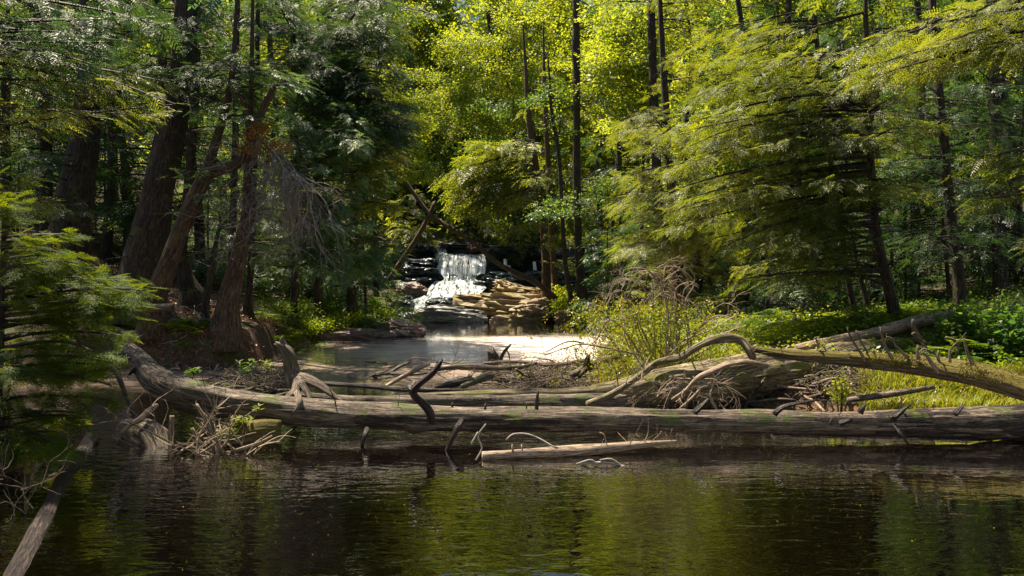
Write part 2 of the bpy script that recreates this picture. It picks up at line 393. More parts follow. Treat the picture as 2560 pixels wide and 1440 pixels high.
def bough(fol, wood, A, B, width, key, dens, sag=.12, rise=.0, scale=1., r0=.03, tilt=.0, mi=0, start=.15, bare=0.):
    A = np.asarray(A, float); B = np.asarray(B, float); L = np.linalg.norm(B-A)
    mid = (A+B)/2+np.array([RS.uniform(-.12, .12)*L, RS.uniform(-.12, .12)*L, sag*L*RS.uniform(.2, 1.8)])
    width = width*RS.uniform(.65, 1.15); dens = dens*RS.uniform(.6, 1.3); n = int(max(6, dens*L*max(width, .3))); t = start+(1-start)*RS.uniform(0, 1, n)**.8
    t1 = t[:, None]; Pt = (1-t1)**2*A+2*t1*(1-t1)*mid+t1*t1*B
    Tn = nrm(2*(1-t1)*(mid-A)+2*t1*(B-mid))
    side = nrm(np.cross(Tn, np.array([0, 0, 1.])+RS.normal(0, tilt+1e-6, 3)))
    s = RS.choice([-1., 1.], n)
    wid = width*np.clip(np.sin(np.clip((t-start)/(1-start), 0, 1)**.75*math.pi*.93+.12), .1, 1)
    # foliage gathers on secondary twigs: quantise t a little
    u = RS.uniform(0, 1, n)**.75*wid
    pos = Pt+side*(s*u)[:, None]+Tn*(u*.55)[:, None]
    pos[:, 2] -= .22*u*u/max(width, .2)+.05*RS.uniform(0, 1, n)*width
    pos += RS.normal(0, .035*scale, (n, 3))
    f = np.clip(u/max(width, .1), 0, 1)
    dr = Tn*.8+side*(s*(.3+.8*f))[:, None]+np.array([0, 0, -.3])+RS.normal(0, .32, (n, 3))
    up = np.array([0, 0, 1.])+RS.normal(0, .22, (n, 3))+side*.15
    place(fol, key, pos, dr, up, scale*RS.uniform(.7, 1.25, n), mi)
    if wood is not None:
        tt = np.linspace(0, 1, 7)[:, None]; c = (1-tt)**2*A+2*tt*(1-tt)*mid+tt*tt*B
        wood.tube(c, np.linspace(r0, .006, 7), 5, 9, cap=False)
        for k in range(int(3+L*2.5)):
            q = RS.uniform(start*.6, .92); c0 = (1-q)**2*A+2*q*(1-q)*mid+q*q*B; tn = nrm(2*(1-q)*(mid-A)+2*q*(B-mid))
            sd = nrm(np.cross(tn, [0, 0, 1.]))*RS.choice([-1, 1]); wl = width*RS.uniform(.5, 1)
            wood.tube([c0, c0+sd*wl*.5+tn*wl*.3, c0+sd*wl*.9+tn*wl*.65-np.array([0, 0, .2*wl])], [r0*.28, r0*.2, .003], 3, 9, cap=False)

def ptrunk(tr):                        # px rows -> world path + radii
    pts = np.array([P(x, y, d) for x, y, d, r in tr]); rad = np.array([r*d/F for x, y, d, r in tr]); return pts, rad
def at_height(pts, z):
    zz = pts[:, 2]; i = np.argsort(zz); return np.array([np.interp(z, zz[i], pts[i, k]) for k in range(3)])
def tree(name, label, trunk, regions, mat='hemlock', key='mid', bark='bark', top=None, upper=None, sides=14, seed=0, dead=0, group=None, flare=.9, cat='tree', ground_base=True):
    pts, rad = ptrunk(trunk)
    if ground_base:
        g = gz(pts[0][0], pts[0][1])
        if pts[0][2] > g: pts = np.vstack([[pts[0][0], pts[0][1], g-.15], pts]); rad = np.concatenate([[rad[0]*1.15], rad])
        base = np.array([pts[0][0], pts[0][1], g])
    else: base = pts[0]
    if top:
        dirn = nrm(pts[-1]-pts[-2]); dirn = nrm(dirn*.5+np.array([0, 0, .8])); L = top-pts[-1][2]
        pts = np.vstack([pts, pts[-1]+dirn*L*.5, pts[-1]+dirn*L]); rad = np.concatenate([rad, [rad[-1]*.6, .03]])
    root = empty(name, base, label, cat, group)
    tm = MB(); tm.tube(pts, rad, sides, .25, rough=.12, seed=seed+1, flare=flare, grain=.1 if sides > 10 else 0)
    fol = MB(); wd = MB(); tmats = mat if isinstance(mat, (list, tuple)) else [mat]
    for R in regions:
        x0, y0, x1, y1, n, d0, d1 = R[:7]; o = R[7] if len(R) > 7 else {}
        for k in range(n):
            tx, ty, td = RS.uniform(x0, x1), RS.uniform(y0, y1), RS.uniform(d0, d1)
            B = P(tx, ty, td); h = math.hypot(B[0]-pts[-1][0], 0)
            A0 = at_height(pts, B[2]); L = np.linalg.norm(B-A0)
            A = at_height(pts, B[2]+L*o.get('rise', RS.uniform(-.15, .25)))
            bough(fol, wd, A, B, o.get('w', min(.9, .25+.22*L)), o.get('key', key), o.get('dens', 75), sag=o.get('sag', .08), scale=o.get('sc', 1.), r0=min(.05, .012+.007*L), tilt=o.get('tilt', .15), mi=o.get('mi', 0), start=o.get('start', .25))
    if upper:
        z0, z1, n, rr = upper
        for k in range(n):
            z = RS.uniform(z0, z1); a = RS.uniform(0, 6.283); f = 1-.6*(z-z0)/(z1-z0+1e-6); r = rr*f*RS.uniform(.5, 1)
            A = at_height(pts, z); B = A+np.array([math.cos(a)*r, math.sin(a)*r, -.18*r])
            bough(fol, wd, A, B, .3*r, 'far' if key != 'maple' else 'maple', 13 if key != 'maple' else 22, r0=.03)
    if dead:
        for k in range(dead):
            z = RS.uniform(max(base[2]+.8, 1), base[2]+5.5); a = RS.uniform(0, 6.283); l = RS.uniform(.4, 1.5); A = at_height(pts, z)
            e = np.array([math.cos(a)*l, math.sin(a)*l, RS.uniform(-.2, .25)*l])
            wd.tube([A, A+e*.5+np.array([0, 0, .04]), A+e], [.012, .009, .003], 4, 9, cap=False)
            for q in range(3):
                u = RS.uniform(.3, .9); wd.tube([A+e*u, A+e*u+RS.normal(0, .18, 3)], [.005, .002], 3, 9, cap=False)
    tm.merge(wd, 1); part(tm, 'trunk', [M[bark], M['twig']], root)
    if fol.n: part(fol, 'crown', [M[q] for q in tmats], root)
    return root

# ------------------------------------------------------------------ key trees, left bank
GL = 'trees standing on the left bank'; GR = 'trees standing on the right bank'; GC = 'trees around the waterfall'
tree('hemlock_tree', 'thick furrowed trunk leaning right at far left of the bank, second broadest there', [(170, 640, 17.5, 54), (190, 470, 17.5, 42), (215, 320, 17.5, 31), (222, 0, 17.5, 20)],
     [(40, 380, 130, 560, 5, 15, 17, {'dens': 30}), (250, 60, 400, 420, 11, 16, 19, {'dens': 30}), (20, 0, 260, 240, 12, 14.5, 18, {'dens': 28})], 'hemlock_shaded', top=19, upper=(9, 18, 15, 3.2), sides=22, seed=3, dead=10)
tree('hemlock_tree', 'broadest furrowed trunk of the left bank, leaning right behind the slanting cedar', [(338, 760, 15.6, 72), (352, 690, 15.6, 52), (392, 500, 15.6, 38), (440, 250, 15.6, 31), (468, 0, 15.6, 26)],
     [(470, 0, 640, 260, 18, 13, 17, {'dens': 30}), (250, 0, 430, 200, 13, 13.5, 17, {'dens': 30}), (480, 250, 620, 420, 7, 14.4, 17, {'dens': 24})], 'hemlock_shaded', top=21, upper=(9, 20, 18, 3.4), sides=26, seed=5, dead=14)
cL = tree('cedar_tree', 'slanting left bank cedar with broken tops and a hanging mass of bare grey twigs',
     [(384, 765, 14.2, 27), (425, 650, 14.2, 23), (466, 543, 14.2, 20), (513, 437, 14.2, 17), (531, 378, 14.2, 12), (567, 260, 14.2, 9), (583, 150, 14.2, 6)],
     [(420, 400, 560, 500, 6, 13.4, 14.6, {'dens': 45}), (560, 170, 780, 330, 14, 13.4, 15.5, {'dens': 42}), (450, 150, 600, 330, 5, 14, 15.5, {'dens': 30})], 'cedar', key='cedar', bark='bark_brown', top=8.5, seed=8)
def fork(root, rows, name='side_trunk', mat='bark_brown', **k):
    p, r = ptrunk(rows); m = MB(); m.tube(p, r, 12, .12, rough=.15, jag=k.get('jag', 0), grain=.08); return part(m, name, M[mat], root)
fork(cL, [(510, 440, 14.2, 13), (545, 425, 14.15, 14), (590, 412, 14.1, 12), (620, 375, 14.1, 12), (632, 330, 14.1, 10), (655, 280, 14.1, 9), (682, 222, 14.1, 7)], jag=1.2)
fork(cL, [(625, 345, 14.1, 9), (618, 290, 14.1, 7), (605, 245, 14.1, 6), (575, 222, 14.1, 5)])
# hanging dead twigs
mb = MB()
def hang(start, dirn, L, r, lev, mbx, curl=.35, down=.5):
    pts = [np.array(start)]; d = nrm(dirn); n = 6
    for i in range(n):
        d = nrm(d+RS.normal(0, curl*.35, 3)+np.array([0, 0, -down*.18])); pts.append(pts[-1]+d*L/n)
    mbx.tube(pts, np.linspace(r, r*.35, n+1), 4 if r > .006 else 3, .07, cap=False)
    if lev > 0:
        for k in range(5 if lev > 1 else 4):
            i = random.randint(1, n-1); sd = nrm(np.cross(pts[i+1]-pts[i] if i < n else d, RS.normal(0, 1, 3)))
            hang(pts[i], nrm(pts[i+1]-pts[i])*.8+sd*.7, L*RS.uniform(.45, .75), r*.55, lev-1, mbx, curl, down)
for k, (x0, y0, x1, y1) in enumerate([(640, 345, 720, 385), (650, 350, 760, 420), (640, 360, 700, 470), (660, 360, 790, 500), (700, 380, 800, 530), (690, 380, 745, 500), (640, 330, 690, 410), (660, 370, 740, 560), (720, 400, 830, 570)]):
    a = P(x0, y0, 14.0); b_ = P(x1, y1, 13.6+.1*k)
    hang(a, b_-a+np.array([0, 0, -.05]), np.linalg.norm(b_-a)*1.15, .016, 3, mb, .5, .75)
part(mb, 'dead_branches', M['twig_grey'], cL)
mb = MB()
for x, y, n in [(650, 325, 40), (690, 365, 36), (628, 372, 30), (640, 340, 22), (680, 402, 14)]:
    c = P(x, y, 13.95); pos = c+RS.normal(0, 1, (n, 3))*np.array([.10, .06, .05])
    place(mb, 'leafy', pos, RS.normal(0, 1, (n, 3))*.3+[0, 0, -1], RS.normal(0, 1, (n, 3)), RS.uniform(.7, 1.2, n))
part(mb, 'dead_foliage', M['orange'], cL)

c4 = tree('cedar_tree', 'cedar with a smooth brown lit trunk nearest the water on the left bank', [(562, 803, 14.3, 31), (572, 740, 14.3, 25), (590, 670, 14.3, 21), (606, 600, 14.3, 17), (618, 520, 14.3, 13), (622, 400, 14.3, 10), (628, 250, 14.3, 7)],
     [(620, 420, 720, 640, 8, 14, 15.5, {'dens': 20}), (590, 100, 700, 300, 6, 14, 16, {'dens': 30})], 'cedar', key='cedar', bark='bark_brown', top=9, upper=(7.5, 9.5, 2, 1.5), seed=12, dead=10)
mb = MB()
for k in range(26):
    z = RS.uniform(2.2, 4.2); A = at_height(ptrunk([(562, 803, 14.3, 31), (606, 600, 14.3, 17), (622, 400, 14.3, 10)])[0], z)
    hang(A, [RS.uniform(-1, 1), RS.uniform(-.8, .3), RS.uniform(-.3, .3)], RS.uniform(.5, 1.1), .008, 2, mb, .6, .3)
part(mb, 'dead_branches', M['twig_grey'], c4)
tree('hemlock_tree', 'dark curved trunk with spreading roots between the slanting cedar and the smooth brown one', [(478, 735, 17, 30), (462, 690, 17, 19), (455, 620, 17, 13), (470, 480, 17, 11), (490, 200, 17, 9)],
     [(430, 560, 540, 640, 3, 16, 18, {'dens': 20})], 'hemlock_shaded', top=14, upper=(7, 13, 3, 1.8), seed=21, dead=8)
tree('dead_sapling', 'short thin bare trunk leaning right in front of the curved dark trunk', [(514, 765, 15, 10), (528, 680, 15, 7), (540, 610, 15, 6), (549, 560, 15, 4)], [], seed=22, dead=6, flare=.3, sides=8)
tree('hemlock_tree', 'narrow dark trunk just behind the smooth brown cedar', [(575, 765, 17, 10), (580, 600, 17, 9), (590, 300, 17, 8)], [(560, 560, 680, 680, 3, 16, 18, {'dens': 20})], 'hemlock_shaded', top=13, upper=(6, 12, 6, 2), seed=23, dead=6)
tree('hemlock_tree', 'thin dark straight trunk to the right of the smooth brown cedar', [(621, 760, 17.6, 9), (628, 640, 17.6, 8), (640, 300, 17.6, 7)], [(600, 540, 740, 660, 3, 16, 18, {'dens': 20})], 'hemlock_shaded', top=13, upper=(6, 12, 6, 2), seed=24, dead=6)
# dense cedars that overhang the pool's left side
tree('cedar_tree', 'dense drooping blue-green cedar right of the hanging grey twigs', [(735, 745, 20, 9), (742, 500, 20, 8), (735, 200, 20, 7), (730, 0, 20, 6)],
     [(690, 230, 930, 640, 58, 15.8, 19, {'dens': 38, 'w': .6, 'tilt': .35}), (640, 480, 880, 700, 26, 16, 19.5, {'dens': 30, 'w': .55, 'tilt': .35})], 'cedar', key='cedar', top=11, upper=(8, 10.5, 3, 1.6), seed=31)
tree('cedar_tree', 'leafy cedar leaning over the brook just left of the waterfall', [(880, 740, 24, 12), (885, 500, 24, 10), (890, 200, 24, 8), (890, 0, 24, 7)],
     [(800, 300, 1000, 690, 40, 20.5, 24.5, {'dens': 26, 'sc': 1.35, 'tilt': .35}), (800, 360, 1000, 660, 16, 20.3, 23, {'dens': 22, 'sc': 1.2, 'mi': 1}), (760, 540, 970, 720, 16, 20.5, 24, {'dens': 26, 'sc': 1.3, 'tilt': .35}), (840, 250, 1040, 420, 16, 21, 24, {'dens': 26, 'sc': 1.3, 'mi': 1})], ['cedar', 'hemlock'], key='cedar', top=15, upper=(10, 14, 12, 2.4), seed=32)  # some sprays take the lit hemlock colour as painted highlights
tree('hemlock_tree', 'tall hemlock whose long dark limbs reach right over the brook at the top', [(795, 745, 23, 11), (800, 400, 23, 9), (800, 100, 23, 8), (795, -60, 23, 7)],
     [(640, -20, 1000, 260, 52, 16.5, 21, {'dens': 28, 'sc': 1.2}), (900, 30, 1110, 150, 7, 18, 20, {'dens': 16, 'rise': .35}), (800, 200, 1040, 380, 24, 17.5, 21, {'dens': 26, 'sc': 1.2})], 'hemlock_shaded', top=18, upper=(10, 17, 16, 3.4), seed=33)
tree('maple_tree', 'yellow-green leafy tree behind the cedars left of the waterfall', [(940, 735, 29, 8), (935, 400, 29, 7), (950, 100, 29, 5)],
     [(880, 160, 1080, 440, 36, 26, 30, {'dens': 22}), (900, 0, 1080, 120, 9, 27, 30, {'dens': 18})], 'maple', key='maple', top=15, upper=(12, 15, 5, 2), seed=34)

# near fir sapling at the left edge, and the boughs reaching in at the top left
fs = tree('fir_sapling', 'bushy young fir at the left edge with bright green tips over the dark pool', [(-6, 1060, 6.5, 10), (0, 900, 6.5, 9), (6, 700, 6.5, 7), (12, 520, 6.5, 5)],
     [(40, 570, 230, 700, 9, 6.0, 6.9, {'dens': 190, 'w': .15, 'rise': -.05}), (60, 680, 390, 800, 13, 5.9, 7.2, {'dens': 170, 'w': .16, 'rise': -.05}), (60, 780, 330, 940, 15, 5.9, 7.2, {'dens': 170, 'w': .19, 'rise': -.03}), (-20, 1040, 200, 1130, 8, 5.9, 6.8, {'dens': 150, 'w': .2, 'rise': .1}), (0, 900, 310, 1060, 18, 5.9, 7.2, {'dens': 170, 'w': .2, 'rise': 0}),
      (-150, 700, 20, 1000, 5, 6, 6.8, {'dens': 60, 'w': .25}), (-40, 450, 90, 600, 4, 6, 6.6, {'dens': 150, 'w': .14})], 'fir', key='near', seed=41, flare=.2, sides=8)
tree('hemlock_tree', 'hemlock reaching in from the left edge above the young fir with sunlit drooping tips', [(-330, 800, 10, 34), (-320, 300, 10, 28), (-310, -100, 10, 24)],
     [(60, 200, 440, 290, 8, 8.6, 10.6, {'dens': 30, 'w': .4}), (140, 60, 460, 180, 6, 8.6, 10.5, {'dens': 30, 'w': .55, 'mi': 1}), (-60, 300, 130, 400, 5, 9, 10.5, {'dens': 28, 'w': .4}), (-100, 0, 300, 120, 8, 9, 11, {'dens': 26, 'w': .6, 'mi': 1}), (-60, 400, 120, 560, 5, 9, 10, {'dens': 28, 'w': .45}), (60, 0, 420, 160, 9, 10, 12, {'dens': 24, 'w': .6, 'mi': 1})], ['hemlock', 'hemlock_shaded'], key='mid', top=15, upper=(6.5, 14, 16, 3), seed=42)  # upper boughs take the shade-coloured needles, drooping tips the lit ones

# ------------------------------------------------------------------ centre
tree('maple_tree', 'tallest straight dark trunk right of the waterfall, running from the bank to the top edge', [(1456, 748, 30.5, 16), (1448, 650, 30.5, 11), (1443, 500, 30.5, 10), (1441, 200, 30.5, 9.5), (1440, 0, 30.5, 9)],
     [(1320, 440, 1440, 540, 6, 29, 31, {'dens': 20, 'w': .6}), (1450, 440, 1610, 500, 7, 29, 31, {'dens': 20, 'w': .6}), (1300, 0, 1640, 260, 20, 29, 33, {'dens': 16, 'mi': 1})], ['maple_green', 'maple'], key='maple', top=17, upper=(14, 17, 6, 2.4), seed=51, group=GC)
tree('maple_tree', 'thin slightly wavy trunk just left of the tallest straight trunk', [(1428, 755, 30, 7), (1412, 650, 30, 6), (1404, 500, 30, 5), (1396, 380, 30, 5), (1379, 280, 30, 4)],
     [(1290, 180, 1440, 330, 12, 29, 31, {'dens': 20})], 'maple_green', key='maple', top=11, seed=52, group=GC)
tree('hemlock_tree', 'reddish trunk by the golden rocks whose sunlit boughs hang over the waterfall', [(1366, 722, 33.5, 12), (1362, 620, 33.5, 10), (1348, 480, 33.5, 9), (1335, 380, 33.5, 8), (1322, 300, 33.5, 7)],
     [(1085, 430, 1260, 570, 13, 31, 33.5, {'dens': 15, 'w': .8, 'sc': 1.4, 'rise': .35}), (1230, 500, 1330, 590, 4, 31.5, 33, {'dens': 17, 'w': .6, 'sc': 1.3}), (1150, 330, 1330, 460, 12, 31, 34, {'dens': 15, 'w': .8, 'sc': 1.4}), (1370, 560, 1440, 690, 6, 32, 33.5, {'dens': 16, 'w': .5, 'sc': 1.2})], 'hemlock', key='far', bark='bark_brown', top=14, seed=53, group=GC)
tree('hemlock_tree', 'second reddish trunk close behind the one by the golden rocks', [(1388, 715, 35, 9), (1380, 600, 35, 8), (1370, 400, 35, 7), (1362, 250, 35, 6)],
     [(1300, 360, 1440, 560, 8, 34, 36, {'dens': 14, 'sc': 1.2, 'w': .6})], 'hemlock', key='far', bark='bark_brown', top=14, upper=(9, 13, 8, 2), seed=54, group=GC)
CM = [((1150, 735, 43, 6), (1150, 100, 43, 4), [(1075, 60, 1260, 330, 20, 41, 44)], 'leafy yellow-green maple directly above the waterfall', 'maple'),
      ((1010, 735, 47, 6), (1030, 120, 47, 4), [(980, 180, 1130, 450, 20, 45, 48)], 'bright yellow maple left of and above the waterfall', 'maple'),
      ((1290, 735, 44, 6), (1270, 0, 44, 4), [(1180, -20, 1380, 200, 20, 42, 45), (1180, 200, 1330, 330, 8, 42, 44)], 'tall pale green maple behind the reddish trunks', 'maple'),
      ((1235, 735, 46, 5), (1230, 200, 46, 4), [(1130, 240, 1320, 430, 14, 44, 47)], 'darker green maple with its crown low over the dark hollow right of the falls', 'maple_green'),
      ((1600, 735, 27, 8), (1600, 0, 27, 5), [(1470, -20, 1720, 180, 24, 26, 29), (1480, 150, 1640, 330, 16, 26, 29)], 'leafy maple with a dark trunk right of the tallest straight trunk', 'maple'),
      ((1515, 735, 36, 7), (1560, 0, 36, 5), [(1450, 0, 1620, 330, 22, 34, 37)], 'slim maple leaning right behind the tallest straight trunk', 'maple'),
      ((1055, 735, 47, 6), (1070, 300, 47, 4), [(980, 420, 1130, 560, 9, 45, 48)], 'small bushy maple on the slope left of the waterfall lip', 'maple_green')]
for i, (a, b_, R, lab, mt) in enumerate(CM):
    tree('maple_tree', lab, [(a[0], a[1], a[2], a[3]*.75), ((a[0]+b_[0])/2+8, (a[1]+b_[1])/2, a[2], a[3]*.55), (b_[0], b_[1], b_[2], b_[3]*.45)], [(r[0], r[1], r[2], r[3], int(r[4]*1.4), r[5]-2, r[6]-1.5, {'dens': 13, 'w': 1., 'tilt': .5, 'sc': 1.25}) for r in R], mt, key='maple', top=min(17, P(0, b_[1], a[2])[2]+2), seed=60+i, group=GC, sides=8)
# dead leaning trunks over the falls
def snag(label, rows, mat='drift', name='dead_tree', cat='dead tree', jag=.8, stubs=(), sides=10, group=None, stubmat=None, rough=.12, grain=.12, seg=.12, twiggy=0):
    p, r = ptrunk(rows); root = empty(name, p[0], label, cat, group)
    m = MB(); m.tube(p, r, sides, seg, rough=rough, seed=len(rows)+int(p[0][0]*7), jag=jag, grain=grain, knots=2.5 if group else 0); part(m, 'trunk', M[mat], root)
    for st in stubs:
        p, r = ptrunk(st); m = MB(); m.tube(p, r, 7, .05, rough=.15, jag=.9, seed=int(p[0][0]*31)); part(m, 'branch_stub', M[stubmat or mat], root)
    if twiggy:
        p, r = ptrunk(rows)
        for k in range(twiggy):
            i = random.randint(1, len(p)-2); f = RS.rand(); b0 = p[i]*(1-f)+p[i+1]*f; dv = nrm(np.array([RS.normal(0, .8), -abs(RS.normal(.3, .4)), abs(RS.normal(.5, .5))])); rr = r[i]*.85; l = RS.uniform(.05, .28); q = RS.uniform(.003, .009)
            m = MB(); e = b0+dv*(rr+l); m.tube([b0+dv*rr*.9, b0+dv*(rr+l*.5)+RS.normal(0, .02, 3), e+RS.normal(0, .03, 3)], [q, q*.8, q*.5], 5, .03, rough=.1, jag=.6)
            if RS.rand() < .5: m.tube([b0+dv*(rr+l*.5), b0+dv*(rr+l*.5)+RS.normal(0, .07, 3)], [q*.5, q*.25], 4, .05)
            part(m, 'twig', M[stubmat or mat], root)
    return root
snag('dead trunk leaning right beside the left edge of the waterfall', [(972, 700, 33, 8), (1010, 645, 33, 7), (1045, 590, 33, 6.5), (1070, 545, 33, 6), (1086, 508, 33, 5)], 'bark_brown')
snag('long dead trunk slanting down across the waterfall onto the golden rocks', [(1392, 748, 32.3, 7), (1340, 706, 32.3, 7), (1290, 682, 32.4, 7), (1240, 655, 32.5, 6), (1190, 612, 32.6, 5.5), (1130, 572, 32.8, 6), (1080, 540, 33, 6), (1040, 490, 33.2, 5), (1005, 440, 33.4, 4)], 'bark_brown')

# ------------------------------------------------------------------ right bank
HB = {'dens': 42, 'rise': .18}
tree('hemlock_tree', 'hemlock with a bare leaning trunk and wide sunlit boughs sweeping left over the ferns', [(2238, 790, 14, 15), (2215, 690, 14, 12), (2195, 600, 14, 10), (2182, 480, 14, 9), (2172, 300, 14, 8), (2165, 100, 14, 7)],
     [(2060, 120, 2300, 520, 24, 12.2, 13.7, {'dens': 32, 'w': .55}), (1640, 330, 2100, 640, 46, 12.4, 14.6, {'dens': 32, 'rise': .2, 'w': .7}), (1750, 150, 2120, 380, 22, 13, 15.5, {'dens': 34, 'w': .7}), (1820, 540, 2160, 720, 22, 12.6, 15, {'dens': 26, 'w': .5}), (2200, 300, 2330, 520, 6, 13.5, 15, {'dens': 25})], 'hemlock', top=8.5, upper=(7.2, 8.5, 8, 1.6), seed=71, group=GR, dead=16)
tree('hemlock_tree', 'slender hemlock between the wide-boughed one and the shrub, thin trunk showing near the ferns', [(2133, 762, 15.5, 8), (2115, 680, 15.5, 7), (2100, 560, 15.5, 7), (2060, 300, 15.5, 6), (2040, 80, 15.5, 5)],
     [(1650, 60, 2000, 300, 22, 14.5, 17, {'dens': 30, 'w': .7}), (1800, 540, 2050, 720, 10, 14.5, 16, {'dens': 26, 'w': .5})], 'hemlock', top=8.5, seed=72, group=GR, dead=12)
tree('hemlock_tree', 'small hemlock trunk close right of the slender one', [(2165, 750, 16.5, 6), (2140, 650, 16.5, 5), (2120, 500, 16.5, 5), (2110, 300, 16.5, 4)], [(2050, 400, 2260, 640, 7, 16, 17.5, {'dens': 25})], 'hemlock_shaded', top=7, seed=73, group=GR, dead=12)
tree('hemlock_tree', 'hemlock above the dry arching shrub with its trunk hidden in sunlit sprays', [(1690, 745, 21, 12), (1680, 500, 21, 10), (1660, 200, 21, 8), (1650, 0, 21, 6)],
     [(1540, 240, 1800, 640, 50, 18.5, 21.5, {'dens': 26, 'sc': 1.25, 'w': .8}), (1600, 480, 1840, 700, 14, 19, 21, {'dens': 24, 'sc': 1.2}), (1640, 0, 1900, 250, 16, 20, 23, {'dens': 22, 'sc': 1.3})], 'hemlock', top=13, upper=(9.5, 12.5, 10, 2), seed=74, group=GR)
tree('hemlock_tree', 'rough dark trunk seen through the boughs right of the tallest straight trunk', [(1655, 725, 24, 16), (1650, 600, 24, 13), (1640, 400, 24, 12), (1630, 100, 24, 10)], [(1530, 520, 1620, 700, 7, 23, 25, {'dens': 18, 'sc': 1.2})], 'hemlock_shaded', key='mid', top=17, upper=(10, 16, 14, 2.6), seed=75, group=GR, dead=8)
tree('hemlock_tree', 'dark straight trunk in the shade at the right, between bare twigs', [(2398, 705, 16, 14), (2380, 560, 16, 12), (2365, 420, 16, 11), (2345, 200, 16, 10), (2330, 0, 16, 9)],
     [(2180, 120, 2340, 460, 18, 14.6, 17, {'dens': 28}), (2380, 260, 2540, 640, 18, 14.6, 17, {'dens': 28}), (2200, 460, 2420, 660, 14, 14.5, 17, {'dens': 24})], 'hemlock_shaded', top=16, upper=(8, 15.5, 22, 3), seed=76, group=GR, dead=18)
tree('hemlock_tree', 'shaded hemlock trunk nearest the right edge', [(2500, 700, 18, 16), (2490, 400, 18, 14), (2485, 0, 18, 11)], [(2400, 60, 2600, 420, 22, 16, 19, {'dens': 26}), (2440, 420, 2600, 660, 14, 16, 19, {'dens': 22})], 'hemlock_shaded', top=17, upper=(9, 16, 18, 3), seed=77, group=GR, dead=10)
tree('hemlock_tree', 'tall hemlock in the dark upper right with shade-darkened foliage', [(2190, 720, 20, 16), (2185, 400, 20, 14), (2180, 0, 20, 11)], [(1980, 0, 2200, 260, 16, 18.5, 21, {'dens': 22, 'sc': 1.2}), (2200, 0, 2420, 220, 10, 18.5, 21, {'dens': 22, 'sc': 1.2})], 'hemlock_shaded', top=18, upper=(10, 17, 18, 3), seed=78, group=GR)
tree('hemlock_tree', 'hemlock beyond the right edge reaching in with yellow-green boughs at upper right', [(2850, 800, 11.5, 30), (2840, 300, 11.5, 26), (2830, -100, 11.5, 22)],
     [(2120, 70, 2300, 250, 8, 9.8, 11.2, {'dens': 34, 'w': .5, 'rise': .2}), (2250, -20, 2560, 180, 14, 9.8, 11.4, {'dens': 34, 'w': .55, 'rise': .2}), (2430, 390, 2600, 560, 8, 9.8, 10.8, {'dens': 36, 'w': .42}), (2540, 560, 2640, 640, 3, 10, 10.8, {'dens': 34, 'w': .3})], 'hemlock', top=13, upper=(7, 12, 10, 2.4), seed=79, group=GR)

# ------------------------------------------------------------------ repeated forest trees
def variant(kind, seed):
    rnd = np.random.RandomState(seed); H = rnd.uniform(15, 19); r = rnd.uniform(.10, .17)
    bend = rnd.normal(0, .25, (6, 3)); bend[:, 2] = 0; bend[0] = 0
    pts = np.array([[0, 0, H*q] for q in np.linspace(-.02, 1, 6)])+bend
    root = empty('maple_tree' if kind == 'maple' else 'hemlock_tree', (0, 0, 0), 'x', 'tree')
    t = MB(); t.tube(pts, r*np.array([1.25, 1, .85, .65, .4, .1]), 12, .4, rough=.1, flare=.8, seed=seed)
    f = MB(); wd = MB(); n = 52 if kind != 'maple' else 34
    for k in range(n):
        z = H*(rnd.uniform(.10, .98) if kind != 'maple' else rnd.uniform(.3, .98)); a = rnd.uniform(0, 6.28)
        rr = (2.9 if kind != 'maple' else 3.3)*(1-(.75*(z/H)**1.5))*rnd.uniform(.5, 1.1)
        A = at_height(pts, z); B = A+np.array([math.cos(a)*rr, math.sin(a)*rr, (-.15 if kind != 'maple' else .3)*rr])
        bough(f, wd, A, B, .32*rr, 'far' if kind != 'maple' else 'maple_far', 13, scale=1.1, r0=.03, tilt=.1 if kind != 'maple' else .5)
    t.merge(wd, 1); part(t, 'trunk', [M['bark'], M['twig']], root); part(f, 'crown', M[kind], root); return root
def sapling(mt, seed):
    rnd = np.random.RandomState(seed); H = rnd.uniform(3.5, 5.5); pts = np.array([[0, 0, H*q] for q in (-.03, .35, .7, 1)])+rnd.normal(0, .06, (4, 3))
    root = empty('hemlock_sapling', (0, 0, 0), 'x', 'tree'); t = MB(); t.tube(pts, [.045, .035, .02, .006], 7, .4, rough=.1); f = MB(); wd = MB()
    for k in range(34):
        z = H*rnd.uniform(.06, 1)**1.2; a = rnd.uniform(0, 6.28); rr = 1.7*(1-.75*z/H)*rnd.uniform(.6, 1.1)
        A = at_height(pts, z); bough(f, wd, A, A+np.array([math.cos(a)*rr, math.sin(a)*rr, -.1*rr]), .36*rr, 'far', 26, scale=.8, r0=.012)
    t.merge(wd, 1); part(t, 'trunk', [M['bark'], M['twig']], root); part(f, 'crown', M[mt], root); return root
VAR = {k: [variant(k, s+i) for i in range(n)] for k, s, n in (('hemlock_shaded', 100, 3), ('hemlock', 200, 2), ('maple', 300, 2))}
VAR['sapling'] = [sapling('hemlock', 401), sapling('hemlock', 402)]; VAR['sapling_shaded'] = [sapling('hemlock_shaded', 403), sapling('hemlock_shaded', 404)]; VAR['sapling_cedar'] = [sapling('cedar', 405)]
used = {id(v): False for l in VAR.values() for v in l}
def put(kind, x, d, label, group, i=0, s=1.):
    src = VAR[kind][i % len(VAR[kind])]
    w = (x-1280)/F*d; z = gz(w, d)
    if not used[id(src)]: used[id(src)] = True; r = src
    else:
        r = src.copy(); COL.objects.link(r)
        for ch in src.children:
            c = ch.copy(); COL.objects.link(c); c.parent = r
    r.location = (w, d, z-.05); r.rotation_euler = (RS.normal(0, .02), RS.normal(0, .02), RS.uniform(0, 6.28)); r.scale = (s, s, s*RS.uniform(.92, 1.08))
    tag(r, label, 'tree', group); return r
